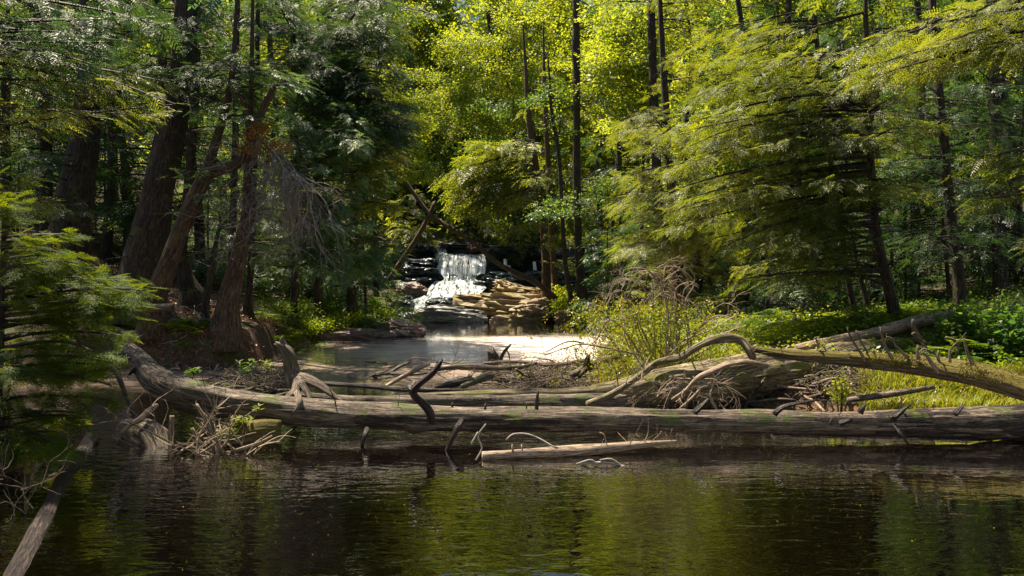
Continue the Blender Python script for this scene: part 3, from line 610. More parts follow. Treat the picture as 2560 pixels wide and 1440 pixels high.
BG = 'trees of the shaded wood'
for i, (k, x, d, lab) in enumerate([
    ('hemlock_shaded', 28, 20, 'dark trunk closest to the left edge, behind the young fir'), ('hemlock_shaded', 78, 25, 'slim dark trunk left of the thick leaning trunk, second from the left edge'),
    ('hemlock_shaded', 112, 21, 'dark double-looking trunk just left of the thick leaning one'), ('maple', 60, 33, 'bright leafed tree in the gap far behind the left bank'),
    ('hemlock_shaded', 262, 24, 'straight dark trunk between the two broad furrowed trunks, nearer the left one'), ('hemlock_shaded', 322, 28, 'dark trunk between the two broad furrowed trunks, nearer the broadest'),
    ('maple', 290, 38, 'sunlit green tree in the distance between the two broad furrowed trunks'), ('hemlock_shaded', 402, 22, 'dark trunk directly behind the broadest furrowed trunk'),
    ('hemlock_shaded', 505, 23, 'dark trunk in the small gap of light right of the broadest trunk'), ('hemlock', 560, 30, 'green tree far behind the slanting cedar'),
    ('hemlock_shaded', 650, 27, 'hemlock far behind the hanging grey twigs'), ('hemlock_shaded', 180, 30, 'shaded hemlock up the slope behind the thick leaning trunk'),
    ('hemlock', 820, 33, 'hemlock up the slope behind the dense blue-green cedar'), ('maple', 720, 40, 'yellow-green tree high on the left slope'),
    ('hemlock_shaded', 1560, 33, 'blue-shaded hemlock low behind the tallest straight trunk'), ('hemlock', 1500, 40, 'hemlock on the slope right of the reddish trunks'),
    ('hemlock_shaded', 1740, 29, 'shaded hemlock behind the sunlit sprays right of centre'), ('hemlock_shaded', 1860, 26, 'shaded hemlock behind the wide-boughed hemlock'),
    ('maple', 1790, 37, 'yellow leafed maple high behind the right bank'), ('hemlock_shaded', 1990, 24, 'dark trunk behind the slender hemlock'),
    ('hemlock_shaded', 2080, 30, 'dim hemlock deep in the wood behind the bare leaning trunk'), ('hemlock_shaded', 2290, 22, 'dark trunk between the bare leaning trunk and the shaded straight one'),
    ('hemlock_shaded', 2440, 26, 'dim trunk behind the shaded straight trunk at right'), ('hemlock_shaded', 2540, 22, 'dark trunk at the right edge behind the big-leaved bush'),
    ('hemlock_shaded', 2330, 32, 'deep shaded hemlock at the back of the right bank'), ('hemlock', 1640, 44, 'hemlock on the far right slope'), ('hemlock_shaded', 1225, 50, 'blue-green hemlock on the slope above the falls'), ('hemlock_shaded', 1340, 47, 'shaded hemlock above the dark hollow'),
    ('hemlock', 930, 44, 'hemlock high on the slope left of the falls')]):
    put(k, x, d, lab, BG, i, 1.)
for kd, x0, x1, d0, d1, n, lab, grp in [('sapling_shaded', -20, 330, 21, 30, 9, 'low shaded young hemlock up the slope at far left', 'young hemlocks at far left'), ('sapling_cedar', 400, 640, 22, 30, 7, 'young evergreen in the shade behind the leaning cedars', 'young evergreens behind the leaning cedars'),
    ('sapling_cedar', 660, 930, 24, 34, 9, 'blue-green young evergreen on the left slope before the falls', 'young evergreens left of the falls'), ('sapling_shaded', 1480, 1760, 27, 38, 10, 'blue-shaded young hemlock behind the far shore', 'young hemlocks behind the far shore'),
    ('sapling_shaded', 1780, 2560, 18.5, 30, 22, 'shaded young hemlock under the tall trees of the right bank', 'young hemlocks of the right bank'), ('sapling', 1500, 2000, 22, 30, 6, 'greener young hemlock behind the fern bed', 'greener young hemlocks behind the fern bed'),
    ('sapling_shaded', 950, 1420, 42.5, 48, 12, 'bushy young hemlock on the slope above the falls', 'young hemlocks above the falls')]:
    for k in range(n): put(kd, x0+(x1-x0)*(k+RS.uniform(.1, .9))/n, RS.uniform(d0, d1), lab, grp, k, RS.uniform(.8, 1.3))
for i, (x, y) in enumerate([(-9, -3), (-12, 2), (-5, -9), (0, -12), (5, -9), (10, -4), (13, 2), (-9, -14), (9, -14), (-1, -19), (-15, -8), (15, -8), (12, 7.5)]):  # unseen trees of the wood, added to dim sky light on the logs
    src = VAR['hemlock_shaded' if i % 3 else 'maple'][i % 2]; r = src.copy(); COL.objects.link(r)
    for ch in src.children: c = ch.copy(); COL.objects.link(c); c.parent = r
    r.location = (x, y, gz(x, y)-.05); r.rotation_euler = (0, 0, i*1.3); r.scale = (1.25, 1.25, 1.05)
    tag(r, 'tree standing on the banks behind the viewpoint, out of view, added to block open sky light', 'tree', 'trees behind the viewpoint')
# far wood: uncountable mass closing the view
mb = MB()
for k in range(210):
    d = RS.uniform(50, 92); x = RS.uniform(-1.1, 1.1)*d*.85; z = gz(x, d); H = RS.uniform(13, 20); mi = RS.choice([0, 1, 2, 2]); n = 420
    if abs(x/d+.065) < .022 and d < 90: continue
    zz = RS.uniform(.02, 1, n)**1.15; a = RS.uniform(0, 6.28, n); rr = 3.6*(1-zz**1.6*.8)*np.sqrt(RS.uniform(0, 1, n))
    pos = np.stack([x+np.cos(a)*rr, d+np.sin(a)*rr, z+zz*H], -1)
    place(mb, 'coarse' if mi < 2 else 'maple_far', pos, np.stack([np.cos(a), np.sin(a), -.3+0*a], -1), RS.normal(0, .3, (n, 3))+[0, 0, 1], RS.uniform(.8, 1.5, n)*(1 if mi < 2 else 1.5), mi)
    if k % 3 == 0: mb.tube([(x, d, z-.2), (x+RS.normal(0, .6), d, z+H*.5), (x, d, z+H)], [.2, .14, .04], 5, 9, cap=False, mi=3)
tag(mb.build('distant_wood', [M['hemlock_shaded'], M['hemlock'], M['maple'], M['bark']]), 'mass of green trees closing the valley far behind the waterfall', 'wood', kind='stuff')

# ------------------------------------------------------------------ rocks and waterfall
def rock(label, x0, y0, x1, y1, d, mat, depth=None, seed=0, flat=.35, tilt=(0, 0, 0), name='rock', group='rocks around the brook', strat=.12, sub=40, base=None):
    if mat == 'rock_tan': strat = .4
    if sub > 20: sub = 24 if mat != 'rock_grey' else 34
    c = P((x0+x1)/2, (y0+y1)/2, d); w = (x1-x0)/F*d/2; h = (y1-y0)/F*d/2
    dp = depth or w*.7
    n = sub; u = np.linspace(0, math.pi, n); v = np.linspace(0, 2*math.pi, 2*n+1); U_, V_ = np.meshgrid(u, v, indexing='ij')
    q = np.stack([np.sin(U_)*np.cos(V_), np.sin(U_)*np.sin(V_), np.cos(U_)], -1)
    e = .75; s = np.sign(q)*np.abs(q)**e
    nn = fbm(q*1.3+seed*5.1, seed, 4)*.24; nn += -.16*np.abs(fbm(q*np.array([3., 3., 6.])+seed, seed+3, 4)); nn += -.22*np.clip(.12-np.abs(vnoise(q*2.1+seed*2.3, seed+40)), 0, 1)/.12*.5
    lay = strat*(np.abs(((q[..., 2:3]*3.5+q[..., 0:1]*.6+fbm(q*2, seed+9, 2)[..., None]*.6) % 1)-.5))
    s = s*(1+nn[..., None]-lay*np.array([1, 1, .3]))
    s[:, -1] = s[:, 0]
    s = s*np.array([w, dp, h])
    cz, sz = math.cos(tilt[2]), math.sin(tilt[2]); cy, sy = math.cos(tilt[1]), math.sin(tilt[1])
    s = s@np.array([[cy, 0, -sy], [0, 1, 0], [sy, 0, cy]])@np.array([[cz, sz, 0], [-sz, cz, 0], [0, 0, 1]])
    m = MB(); i, j = np.meshgrid(np.arange(n-1), np.arange(2*n), indexing='ij'); b = i*(2*n+1)+j; W = 2*n+1
    m.add((s+c).reshape(-1, 3), np.stack([b, b+W, b+W+1, b+1], -1).reshape(-1, 4))
    return tag(m.build(name, M[mat], origin=c, smooth=False), label, 'rock', group)
rock('large grey boulder washed by the brook at the foot of the cascade', 1015, 762, 1216, 822, 33.2, 'rock_grey', 1.1, 1, tilt=(0, .05, 0), name='boulder')
rock('low rounded boulder with a mossy top on the left shelf of flat rocks', 935, 802, 1062, 852, 23.5, 'rock_brown', .6, 2, name='boulder', tilt=(0, .1, 0))
rock('long dark flat rock lying in the water left of the mossy-topped boulder', 800, 822, 990, 860, 22, 'rock_brown', .45, 3)
rock('flat tan rock at the water edge under the left bushes', 765, 812, 850, 856, 23, 'rock_tan', .5, 4)
rock('small dark stone at the left end of the flat rocks', 762, 806, 800, 838, 24, 'rock_wet', .3, 5)
rock('broad golden rock with mossy crown in the middle right of the cascade', 1130, 730, 1425, 806, 34.6, 'rock_tan', 1.5, 6, tilt=(0, .1, 0))
rock('tan rock ramp sloping to the water at the right end of the golden rocks', 1265, 748, 1398, 812, 33.4, 'rock_tan', 1., 7, tilt=(0, -.16, 0))
rock('low tan ledge at the waterline below the tan ramp', 1220, 785, 1360, 818, 33, 'rock_tan', .6, 8)
rock('upper golden slab slanting up toward the fallen trunk', 1225, 706, 1360, 748, 36, 'rock_tan', 1.2, 9, tilt=(0, .22, 0))
rock('brown blocky rock under the slanting dead trunk', 1320, 712, 1400, 762, 35.2, 'rock_tan', .9, 10)
rock('long sunlit slab along the right side of the rapid', 1160, 738, 1270, 766, 35.2, 'rock_tan', .8, 11, tilt=(0, .18, 0))
rock('reddish block of rock left of the lower cascade', 988, 704, 1078, 756, 36.6, 'rock_brown', .8, 12)
rock('dark wet boulder left of the stream below the reddish block', 978, 748, 1040, 786, 34.6, 'rock_wet', .7, 13)
rock('small dark wet stone above the stream on the left', 1000, 738, 1035, 765, 35.5, 'rock_wet', .5, 14)
rock('flat dark stone splitting the stream above the grey boulder', 1065, 748, 1130, 768, 34.8, 'rock_wet', .5, 15)
rock('flat wet stone in the middle of the lower rapid', 1075, 742, 1120, 756, 35.4, 'rock_wet', .5, 16)
rock('square wet stone at the right foot of the lower rapid', 1150, 736, 1196, 748, 35.8, 'rock_brown', .6, 17)
rock('tan pebbly rock at the right shore below the thin wavy trunk', 1380, 770, 1450, 812, 32.6, 'rock_tan', .7, 18)
rock('low rock at the far right end of the shore', 1440, 785, 1520, 812, 32, 'rock_brown', .6, 19)
for k in range(9):
    x = 1215+k*22+RS.uniform(-8, 8); y = 712-k*3.5+RS.uniform(-5, 5)
    rock('thin dark slab in the jumble right of the waterfall foot', x-32, y-9, x+38, y+9, 37.4+RS.uniform(-.5, .5), 'rock_wet', .6, 30+k, tilt=(0, .2, RS.uniform(-.3, .3)), sub=20, group='dark slabs right of the falls')
# layered ledges that carry the falls
def ledges():
    m = MB(); nx, nz = 150, 110; xx = np.linspace(-9.5, 6.5, nx); t = np.linspace(0, 1, nz)
    X_, T_ = np.meshgrid(xx, t)
    z = T_*4.0-.3; q = np.stack([X_*.35, X_*0, z*.3], -1)
    nst = 7.; ph = z*nst/4+fbm(q, 4, 3)*.8; stp = np.floor(ph)+sst(.0, .16, ph % 1)
    y = 38.3+stp*4/nst*.38+fbm(np.stack([X_*1.1, z*3, X_*0], -1), 8, 4)*.22
    cave = np.exp(-(((X_-.2)/1.1)**2+((z-2.1)/.8)**2)); y += cave*1.6
    y += np.where(X_ > 1.8, (X_-1.8)*.1, 0)
    y = y+np.exp(-((X_+3.2)/1.5)**2)*.35*sst(1.4, 2.2, z)
    v = np.stack([X_, y, z], -1)
    top = v[-1].copy(); rows = [top+np.array([0, k*1.5, .05*k]) for k in (1, 2, 3)]
    v = np.concatenate([v, np.array(rows)]); n = len(v)
    i, j = np.meshgrid(np.arange(n-1), np.arange(nx-1), indexing='ij'); b = i*nx+j
    m.add(v.reshape(-1, 3), np.stack([b, b+1, b+nx+1, b+nx], -1).reshape(-1, 4)); return m
tag(ledges().build('rock_face', M['rock_wet'], smooth=False), 'dark layered rock ledges carrying the waterfall', kind='structure')
for k, (x0, y0, x1, y1, d, lab) in enumerate([(1005, 612, 1100, 632, 39.3, 'dark overhanging slab left of the waterfall lip'), (1090, 606, 1230, 624, 40.3, 'long flat slab across the top of the waterfall'), (1210, 612, 1350, 640, 39.6, 'dark slab over the hollow right of the falls'),
    (1012, 646, 1098, 668, 38.4, 'upper blue-black ledge stone left of the falls'), (1008, 666, 1096, 692, 38.0, 'middle blue-black ledge stone left of the falls'), (1015, 690, 1105, 716, 37.6, 'lowest blue-black ledge stone left of the falls'), (1205, 680, 1300, 705, 38., 'rounded dark rock at the right foot of the falls'), (1165, 612, 1200, 632, 40., 'pale stone sitting on the lip of the falls')]):
    rock(lab, x0, y0, x1, y1, d, 'rock_wet' if 'pale' not in lab else 'rock_brown', 1.0, 50+k, sub=26, strat=.3, tilt=(0, .04, 0))
def sheet(mb, rows, nu=40, off=0, seed=0, amp=.08):
    # rows: (left px, right px, y px, d)
    L = np.array([P(r[0], r[2], r[3]) for r in rows]); R_ = np.array([P(r[1], r[2]+(r[4] if len(r) > 4 else 0), r[3]) for r in rows])
    t = np.linspace(0, len(rows)-1, 12*len(rows)); k = np.arange(len(rows))
    Li = np.stack([np.interp(t, k, L[:, a]) for a in range(3)], -1); Ri = np.stack([np.interp(t, k, R_[:, a]) for a in range(3)], -1)
    u = np.linspace(0, 1, nu); v = Li[:, None]*(1-u)[None, :, None]+Ri[:, None]*u[None, :, None]
    nz = fbm(np.stack([v[..., 0]*6, v[..., 2]*.8+seed, v[..., 1]*0], -1), seed, 3); v[..., 1] += nz*amp+off; v[..., 2] += nz*amp*.3
    n, w = v.shape[:2]; i, j = np.meshgrid(np.arange(n-1), np.arange(w-1), indexing='ij'); b = i*w+j
    uv = np.stack([v[..., 0], v[..., 2]], -1).reshape(-1, 2)
    mb.add(v.reshape(-1, 3), np.stack([b, b+1, b+w+1, b+w], -1).reshape(-1, 4), uv)
wf = empty('waterfall', P(1150, 740, 37), 'white waterfall pouring over dark ledges in the middle of the wood', 'waterfall')
m = MB(); sheet(m, [(1086, 1116, 622, 40.2), (1088, 1120, 634, 39.8), (1088, 1213, 638, 39.5), (1094, 1216, 665, 38.6), (1102, 1212, 686, 38.2)], 70, -.35, 1, .14)
part(m, 'falling_curtain', M['fall'], wf)
m = MB(); sheet(m, [(1104, 1204, 682, 38.2), (1112, 1190, 694, 37.9), (1108, 1192, 708, 37.5)], 50, -.25, 2, .2)
part(m, 'foaming_apron', M['fall'], wf)
m = MB(); sheet(m, [(1090, 1200, 702, 37.2), (1072, 1216, 722, 36.4), (1066, 1190, 744, 35.4)], 50, -.15, 3, .22)
part(m, 'lower_cascade', M['rapid'], wf)
m = MB(); sheet(m, [(1070, 1150, 736, 35.8), (1010, 1100, 756, 34.9), (1000, 1050, 772, 34.3), (995, 1060, 790, 33.4), (1010, 1100, 804, 32.6)], 40, 0, 4, .16)
tag(m.build('rushing_water', M['rapid'], origin=P(1040, 770, 34)), 'white rushing water around the grey boulder', kind='structure')
for k, (x, y) in enumerate([(1262, 655), (1272, 672), (1015, 660), (1335, 662)]):
    m = MB(); sheet(m, [(x-3, x+4, y-8, 38.1), (x-2, x+7, y+14, 37.7)], 12, 0, 7+k, .05)
    tag(m.build('water_trickle', M['fall'], origin=P(x, y, 38)), ['thin trickle in the dark hollow right of the falls, upper one', 'thin trickle in the dark hollow right of the falls, lower one', 'thin trickle over the ledges left of the falls', 'thin trickle at the far right of the hollow'][k], 'trickle', 'thin trickles beside the falls')

# ------------------------------------------------------------------ the log jam
def log(label, rows, mat, stubs=(), name='fallen_log', stubmat=None, sides=36, jag=.5, rough=.15, grain=.22, cat='log', group='fallen logs of the jam', seg=.05, twiggy=0):
    return snag(label, rows, mat, name, cat, jag, stubs, sides, group, stubmat, rough, grain, seg, twiggy)
d0 = 7.7
main = log('long weathered log lying across the whole brook in front, bark still on its right end',
    [(322, 872, 8.9, 17), (352, 905, 8.6, 24), (388, 948, 8.3, 34), (450, 982, 8.05, 37), (560, 1006, 7.9, 35), (700, 1024, 7.8, 34), (900, 1038, 7.75, 32), (1100, 1046, d0, 31), (1400, 1049, d0, 30), (1700, 1052, d0, 29), (2000, 1055, d0, 29), (2250, 1056, d0, 30), (2400, 1054, d0, 35), (2520, 1054, 7.75, 42), (2640, 1056, 7.8, 50)],
    'drift', stubmat='dark_wood', twiggy=26, stubs=[
    [(1079, 1056, 7.5, 11), (1074, 1030, 7.48, 12), (1056, 1008, 7.45, 11), (1036, 990, 7.4, 10), (1030, 972, 7.35, 12)],
    [(1032, 976, 7.35, 9), (1052, 956, 7.3, 8), (1076, 938, 7.3, 8), (1094, 918, 7.3, 7), (1105, 900, 7.3, 3)],
    [(1153, 1052, 7.4, 7), (1146, 1064, 7.3, 8), (1132, 1090, 7.25, 7), (1112, 1137, 7.2, 4)],
    [(918, 1072, 7.5, 7), (912, 1090, 7.4, 6), (905, 1114, 7.4, 4)],
    [(1342, 1024, 7.5, 5), (1343, 1000, 7.5, 5), (1345, 980, 7.5, 3)], [(1131, 1018, 7.55, 3), (1131, 1008, 7.55, 2)], [(1213, 1024, 7.5, 3), (1214, 1010, 7.5, 2.5)], [(1316, 1022, 7.5, 2), (1317, 1010, 7.5, 1)],
    [(1735, 1032, 7.5, 8), (1750, 1018, 7.5, 7), (1770, 998, 7.5, 3)], [(1935, 1036, 7.5, 8), (1950, 1022, 7.5, 7), (1975, 1012, 7.5, 5), (2040, 1000, 7.6, 3)],
    [(2150, 1033, 7.5, 7), (2162, 1012, 7.5, 3)], [(2230, 1045, 7.4, 10), (2250, 1030, 7.4, 7), (2272, 1013, 7.4, 3)], [(2385, 1035, 7.5, 8), (2398, 1022, 7.5, 6), (2408, 1014, 7.5, 3)],
    [(2236, 1062, 7.4, 5), (2252, 1085, 7.3, 4), (2270, 1110, 7.3, 3)], [(2100, 1058, 7.4, 9), (2125, 1050, 7.35, 5)], [(2075, 1062, 7.4, 4), (2078, 1048, 7.4, 2)],
    [(345, 900, 8.6, 16), (325, 888, 8.65, 13), (300, 885, 8.7, 5)], [(360, 925, 8.4, 14), (340, 922, 8.4, 8), (325, 935, 8.4, 3)]])
# strip of bark still clinging
def barkstrip(root, rows, a0, a1, mat, seed):
    p, r = ptrunk(rows); n = 60; t = np.linspace(0, len(rows)-1, n); k = np.arange(len(rows))
    c = np.stack([np.interp(t, k, p[:, i]) for i in range(3)], -1); rr = np.interp(t, k, r)
    T = nrm(np.gradient(c, axis=0)); up = np.array([0, 0, 1.]); f = nrm(np.cross(T, up)); f = np.where(f[:, 1:2] > 0, -f, f)
    na = 22; a = np.linspace(0, 1, na); m = MB()
    e0 = a0+.18*fbm(np.stack([t*1.7, t*0, t*0], -1), seed, 3); e1 = a1+.2*fbm(np.stack([t*2.1, t*0+5, t*0], -1), seed+1, 3)
    A = e0[:, None]+(e1-e0)[:, None]*a[None]
    q = np.stack([A*3, t[:, None]*2.5+A*0, A*0], -1); R = rr[:, None]*(1.06+.05*fbm(q, seed+2, 3)-.06*np.abs(vnoise(q*np.array([4, .8, 1]), seed)))
    R[:, 0] *= .93; R[:, -1] *= .93; R[0] *= .94; R[-1] *= .94
    v = c[:, None]+R[..., None]*(np.cos(A)[..., None]*up+np.sin(A)[..., None]*f[:, None])
    i, j = np.meshgrid(np.arange(n-1), np.arange(na-1), indexing='ij'); b = i*na+j
    m.add(v.reshape(-1, 3), np.stack([b, b+1, b+na+1, b+na], -1).reshape(-1, 4), np.stack([R*A, t[:, None]*.8+A*0], -1).reshape(-1, 2)); part(m, 'bark', M[mat], root)
barkstrip(main, [(890, 1038, 7.75, 32.5), (1100, 1046, d0, 31.5), (1400, 1049, d0, 30.5)], 1.25, 2.5, 'bark', 3)
barkstrip(main, [(2180, 1056, d0, 30), (2400, 1054, d0, 35.5), (2520, 1054, 7.75, 42.5), (2640, 1056, 7.8, 50)], .1, 2.7, 'bark', 5)

big = log('thickest tan log running from mid jam up to the right bank, bare wood with knots',
    [(1030, 992, 9.4, 10), (1200, 990, 9.45, 13), (1400, 992, 9.5, 20), (1530, 988, 9.5, 30), (1640, 968, 9.6, 42), (1780, 950, 9.8, 50), (1900, 930, 10.1, 52), (2020, 914, 10.6, 46), (2130, 890, 11.4, 34), (2230, 870, 12.2, 27), (2340, 850, 13, 25), (2440, 828, 13.8, 23), (2500, 814, 14.2, 19)],
    'drift_gold', jag=.4, twiggy=14, stubs=[[(2420, 832, 13.6, 20), (2470, 812, 13.8, 14), (2500, 798, 14, 6)], [(1905, 965, 9.75, 8), (1912, 950, 9.6, 5)], [(2035, 925, 10.2, 8), (2040, 912, 10.1, 5)], [(2290, 838, 12.2, 9), (2282, 812, 12.1, 8), (2278, 800, 12.1, 3)]])
log('thin pale log with a splintered dark root end above the thickest log', [(1990, 872, 11.2, 10), (2080, 852, 11.5, 11), (2180, 833, 12.0, 13), (2270, 812, 12.4, 16), (2330, 798, 12.7, 18), (2358, 790, 12.8, 15)], 'drift_pale', jag=1.2, stubs=[[(2335, 796, 13.2, 8), (2360, 788, 13.3, 3)], [(2150, 838, 12.2, 10), (2215, 826, 12.2, 6)]])
S = lambda pts, d=8.6, r=5: [(1900+x/3.2727, 740+y/3.2727, d, r*.72*(1-.15*i)) for i, (x, y) in enumerate(pts)]
log('mossy trunk spiked with broken upright branches, leaning down to the right edge',
    [(1862, 868, 9.6, 7), (1960, 885, 9.4, 12), (2060, 892, 9.2, 16), (2160, 900, 9., 19), (2260, 911, 8.8, 23), (2360, 924, 8.55, 28), (2450, 940, 8.3, 31), (2560, 968, 8., 33), (2680, 1000, 7.7, 36)],
    'moss_log', stubmat='drift', jag=.5, twiggy=16, stubs=[
    S([(860, 535), (825, 465), (780, 400), (735, 320), (715, 262)], 8.9, 6), S([(935, 530), (880, 460), (835, 390), (790, 290)], 9., 5), S([(1085, 512), (1040, 440), (1010, 360), (985, 262)], 8.7, 6),
    S([(1215, 505), (1150, 450), (1105, 400), (1085, 350), (1040, 335)], 8.7, 6), S([(1298, 520), (1288, 460), (1292, 410)], 8.6, 6), S([(1460, 625), (1410, 560), (1370, 500), (1335, 465)], 8.3, 8),
    S([(1462, 532), (1458, 490), (1460, 452)], 8.4, 5), S([(1556, 545), (1552, 470), (1562, 430), (1610, 380), (1655, 340), (1685, 300)], 8.3, 5), S([(1742, 568), (1705, 480), (1680, 400), (1670, 350)], 8.1, 6),
    S([(930, 475), (925, 442)], 8.95, 5), S([(480, 430), (470, 380), (455, 345)], 9.2, 5), S([(570, 500), (540, 450), (520, 410)], 9.2, 3), S([(1300, 480), (1340, 430), (1420, 470)], 9.1, 5), S([(1255, 300), (1290, 350), (1350, 380)], 10.5, 8), S([(1360, 440), (1300, 330), (1255, 250), (1250, 200)], 10.5, 7), S([(1520, 340), (1590, 360), (1620, 420), (1610, 470)], 10.2, 6)])
mossy = [o for o in scene.objects if o.get('label', '').startswith('mossy trunk')][0]
M['moss'] = leaf_mat('moss', [(.03, .03, .005), (.09, .08, .01), (.2, .15, .02)], [(.1, .1, .01), (.3, .25, .02)], .2, .01, nscale=4)
def moss_on(root, rows, n, lo, hi, sc=.35):
    p, r = ptrunk(rows); k = RS.randint(0, len(p)-1, n); f = RS.rand(n, 1); c = p[k]*(1-f)+p[k+1]*f; rr = r[k]*(1-f[:, 0])+r[k+1]*f[:, 0]
    T = nrm(p[k+1]-p[k]); fr = nrm(np.cross(T, [0, 0, 1.])); fr = np.where(fr[:, 1:2] > 0, -fr, fr); A = RS.uniform(lo, hi, n)[:, None]; dv = np.cos(A)*np.array([0, 0, 1.])+np.sin(A)*fr
    q = c+dv*rr[:, None]; keep = fbm(q*5, 4, 2) > -.15; m = MB(); place(m, 'leafy', q[keep], RS.normal(0, 1, (keep.sum(), 3)), dv[keep], RS.uniform(.6, 1.2, keep.sum())*sc); part(m, 'moss', M['moss'], root)
moss_on(mossy, [(2180, 902, 8.9, 19), (2260, 911, 8.8, 23), (2360, 924, 8.55, 28), (2450, 940, 8.3, 31), (2560, 968, 8., 33)], 520, -.7, 1.7)
log('bent weathered root arching over the jam left of the mossy trunk', [(1470, 1010, 8.4, 8), (1530, 985, 8.7, 9), (1590, 946, 9.1, 7), (1640, 908, 9.5, 8), (1700, 892, 9.6, 9), (1752, 862, 9.6, 8), (1800, 846, 9.6, 12), (1850, 850, 9.6, 11), (1875, 880, 9.5, 10), (1882, 895, 9.5, 8)], 'drift_gold', sides=20, twiggy=10)
log('long pale branch curving above the front of the thickest log', [(1680, 1000, 9., 4), (1716, 975, 9., 5), (1745, 945, 9., 7), (1780, 928, 9., 8), (1820, 910, 9., 8), (1870, 905, 9.1, 7), (1915, 915, 9.3, 6)], 'drift_pale', sides=12, stubs=[[(1780, 925, 9, 6), (1782, 960, 8.95, 5), (1775, 990, 8.9, 4), (1790, 1020, 8.9, 3)], [(1770, 950, 9, 4), (1735, 990, 8.9, 3), (1700, 1020, 8.8, 2)]])
log('thin straight pole lying along the back of the front log', [(780, 955, 9.9, 6), (900, 965, 9.8, 6.5), (1040, 975, 9.7, 7), (1200, 979, 9.7, 8), (1400, 980, 9.7, 8), (1530, 976, 9.7, 8)], 'dark_wood', sides=12)
log('flat half-sunk grey log with long cracks just behind the front log', [(740, 985, 8.75, 6), (900, 1000, 8.7, 12), (1100, 1005, 8.7, 16), (1300, 1004, 8.75, 18), (1500, 1002, 8.8, 17), (1560, 1000, 8.9, 12)], 'drift', sides=20)
log('short pale stick propped up in the still water of the jam', [(962, 968, 10.4, 5), (1000, 945, 10.6, 6), (1040, 924, 10.8, 6), (1073, 909, 11, 4)], 'drift_pale', sides=12, jag=0)
log('grey floating branch stretching right from the broken stub', [(1080, 925, 12, 5), (1150, 917, 12.2, 7), (1230, 920, 12.3, 8), (1300, 918, 12.4, 6), (1340, 908, 12.6, 4)], 'drift', sides=12)
log('dark floating branch with side twigs at the left of the jam', [(922, 938, 12.4, 3), (970, 932, 12.4, 5), (1000, 915, 12.5, 5), (1022, 906, 12.6, 4)], 'dark_wood', sides=10, stubs=[[(975, 932, 12.4, 5), (1020, 936, 12.3, 5), (1075, 930, 12.3, 4), (1100, 922, 12.3, 3)], [(940, 934, 12.4, 3), (905, 950, 12.2, 1)]])
log('slender floating branch behind the grey one', [(1210, 908, 13.4, 3), (1290, 904, 13.5, 5), (1380, 912, 13.2, 5), (1460, 902, 13.2, 5)], 'drift', sides=10)
log('short dark chunk lying in the jam beyond the thin pole', [(1085, 970, 10.3, 7), (1125, 962, 10.5, 10), (1175, 948, 10.7, 9)], 'dark_wood', sides=14)
log('broken grey chunk beside the short dark one', [(1155, 966, 10.5, 6), (1195, 950, 10.8, 9), (1225, 938, 11, 9)], 'drift', sides=14)
log('pinkish pole poking left from under the dry shrub', [(1430, 938, 10.8, 9), (1480, 912, 11.2, 9), (1540, 894, 11.6, 8), (1620, 880, 12, 6)], 'drift', sides=14)
log('slim log half hidden in the leaves behind the shrub', [(1890, 838, 14.3, 9), (1950, 826, 14.5, 9), (2010, 822, 14.7, 8)], 'dark_wood', sides=12, stubs=[[(1970, 825, 14.4, 6), (1980, 808, 14.4, 5), (1992, 792, 14.4, 2)]])
log('pale floating log end with peeling bark in front of the long log', [(1206, 1142, 6.85, 14), (1300, 1136, 6.9, 14), (1390, 1131, 6.95, 15), (1480, 1124, 7., 13), (1600, 1112, 7.1, 8), (1690, 1104, 7.2, 4)], 'drift_pale', sides=18, twiggy=9, jag=.7, stubs=[[(1282, 1128, 6.85, 3), (1281, 1112, 6.8, 2)], [(1306, 1126, 6.85, 2), (1304, 1112, 6.85, 1.5)], [(1395, 1120, 6.9, 3), (1372, 1112, 6.9, 1.5)]])
log('dark half-submerged log slanting from the left bank to the bottom left corner', [(230, 1095, 7.6, 16), (200, 1138, 7.08, 17), (172, 1182, 6.45, 18), (145, 1235, 5.83, 20), (105, 1310, 5.05, 23), (45, 1430, 4.24, 28), (-70, 1650, 3.25, 34)], 'dark_wood', sides=20)
log('short rounded log stub with seedlings beside the twig heap', [(560, 1090, 7.5, 26), (610, 1082, 7.55, 28), (660, 1075, 7.6, 27), (700, 1072, 7.65, 22)], 'moss_log', sides=20, jag=.1)
log('broad grey split root slab under the left end of the long log', [(310, 1070, 7.9, 20), (350, 1080, 7.7, 34), (385, 1100, 7.5, 36), (400, 1140, 7.3, 22)], 'drift', sides=20)
log('bleached root hooking down over the grey root slab', [(392, 1014, 7.8, 6), (370, 1030, 7.6, 9), (352, 1046, 7.5, 8), (325, 1062, 7.45, 5), (300, 1085, 7.4, 3)], 'drift_pale', sides=12)
log('dead slanting pole rising from the left bank behind the young fir', [(345, 1060, 7.6, 3), (322, 1010, 7.7, 5), (300, 950, 7.8, 6), (275, 890, 8, 7), (250, 830, 8.2, 6), (215, 780, 8.4, 5)], 'dark_wood', sides=10)
log('dark half-sunk log in the mud between the front log and the sunlit grass', [(1930, 1052, 8.35, 9), (2080, 1050, 8.4, 13), (2250, 1052, 8.35, 14), (2400, 1050, 8.3, 13), (2520, 1054, 8.3, 10)], 'dark_wood', sides=16, twiggy=12)  # added so its dark reflection cuts the bright grass in the water
log('thin brown log leaning on the mud under the mossy trunk', [(2120, 1000, 8.9, 7), (2230, 985, 9.0, 8), (2330, 968, 9.1, 6)], 'drift', sides=14, twiggy=5)
log('grey log lying along the top of the left bank', [(60, 765, 13.2, 8), (200, 762, 13.3, 10), (330, 770, 13.4, 11), (430, 768, 13.5, 9)], 'drift', sides=14)
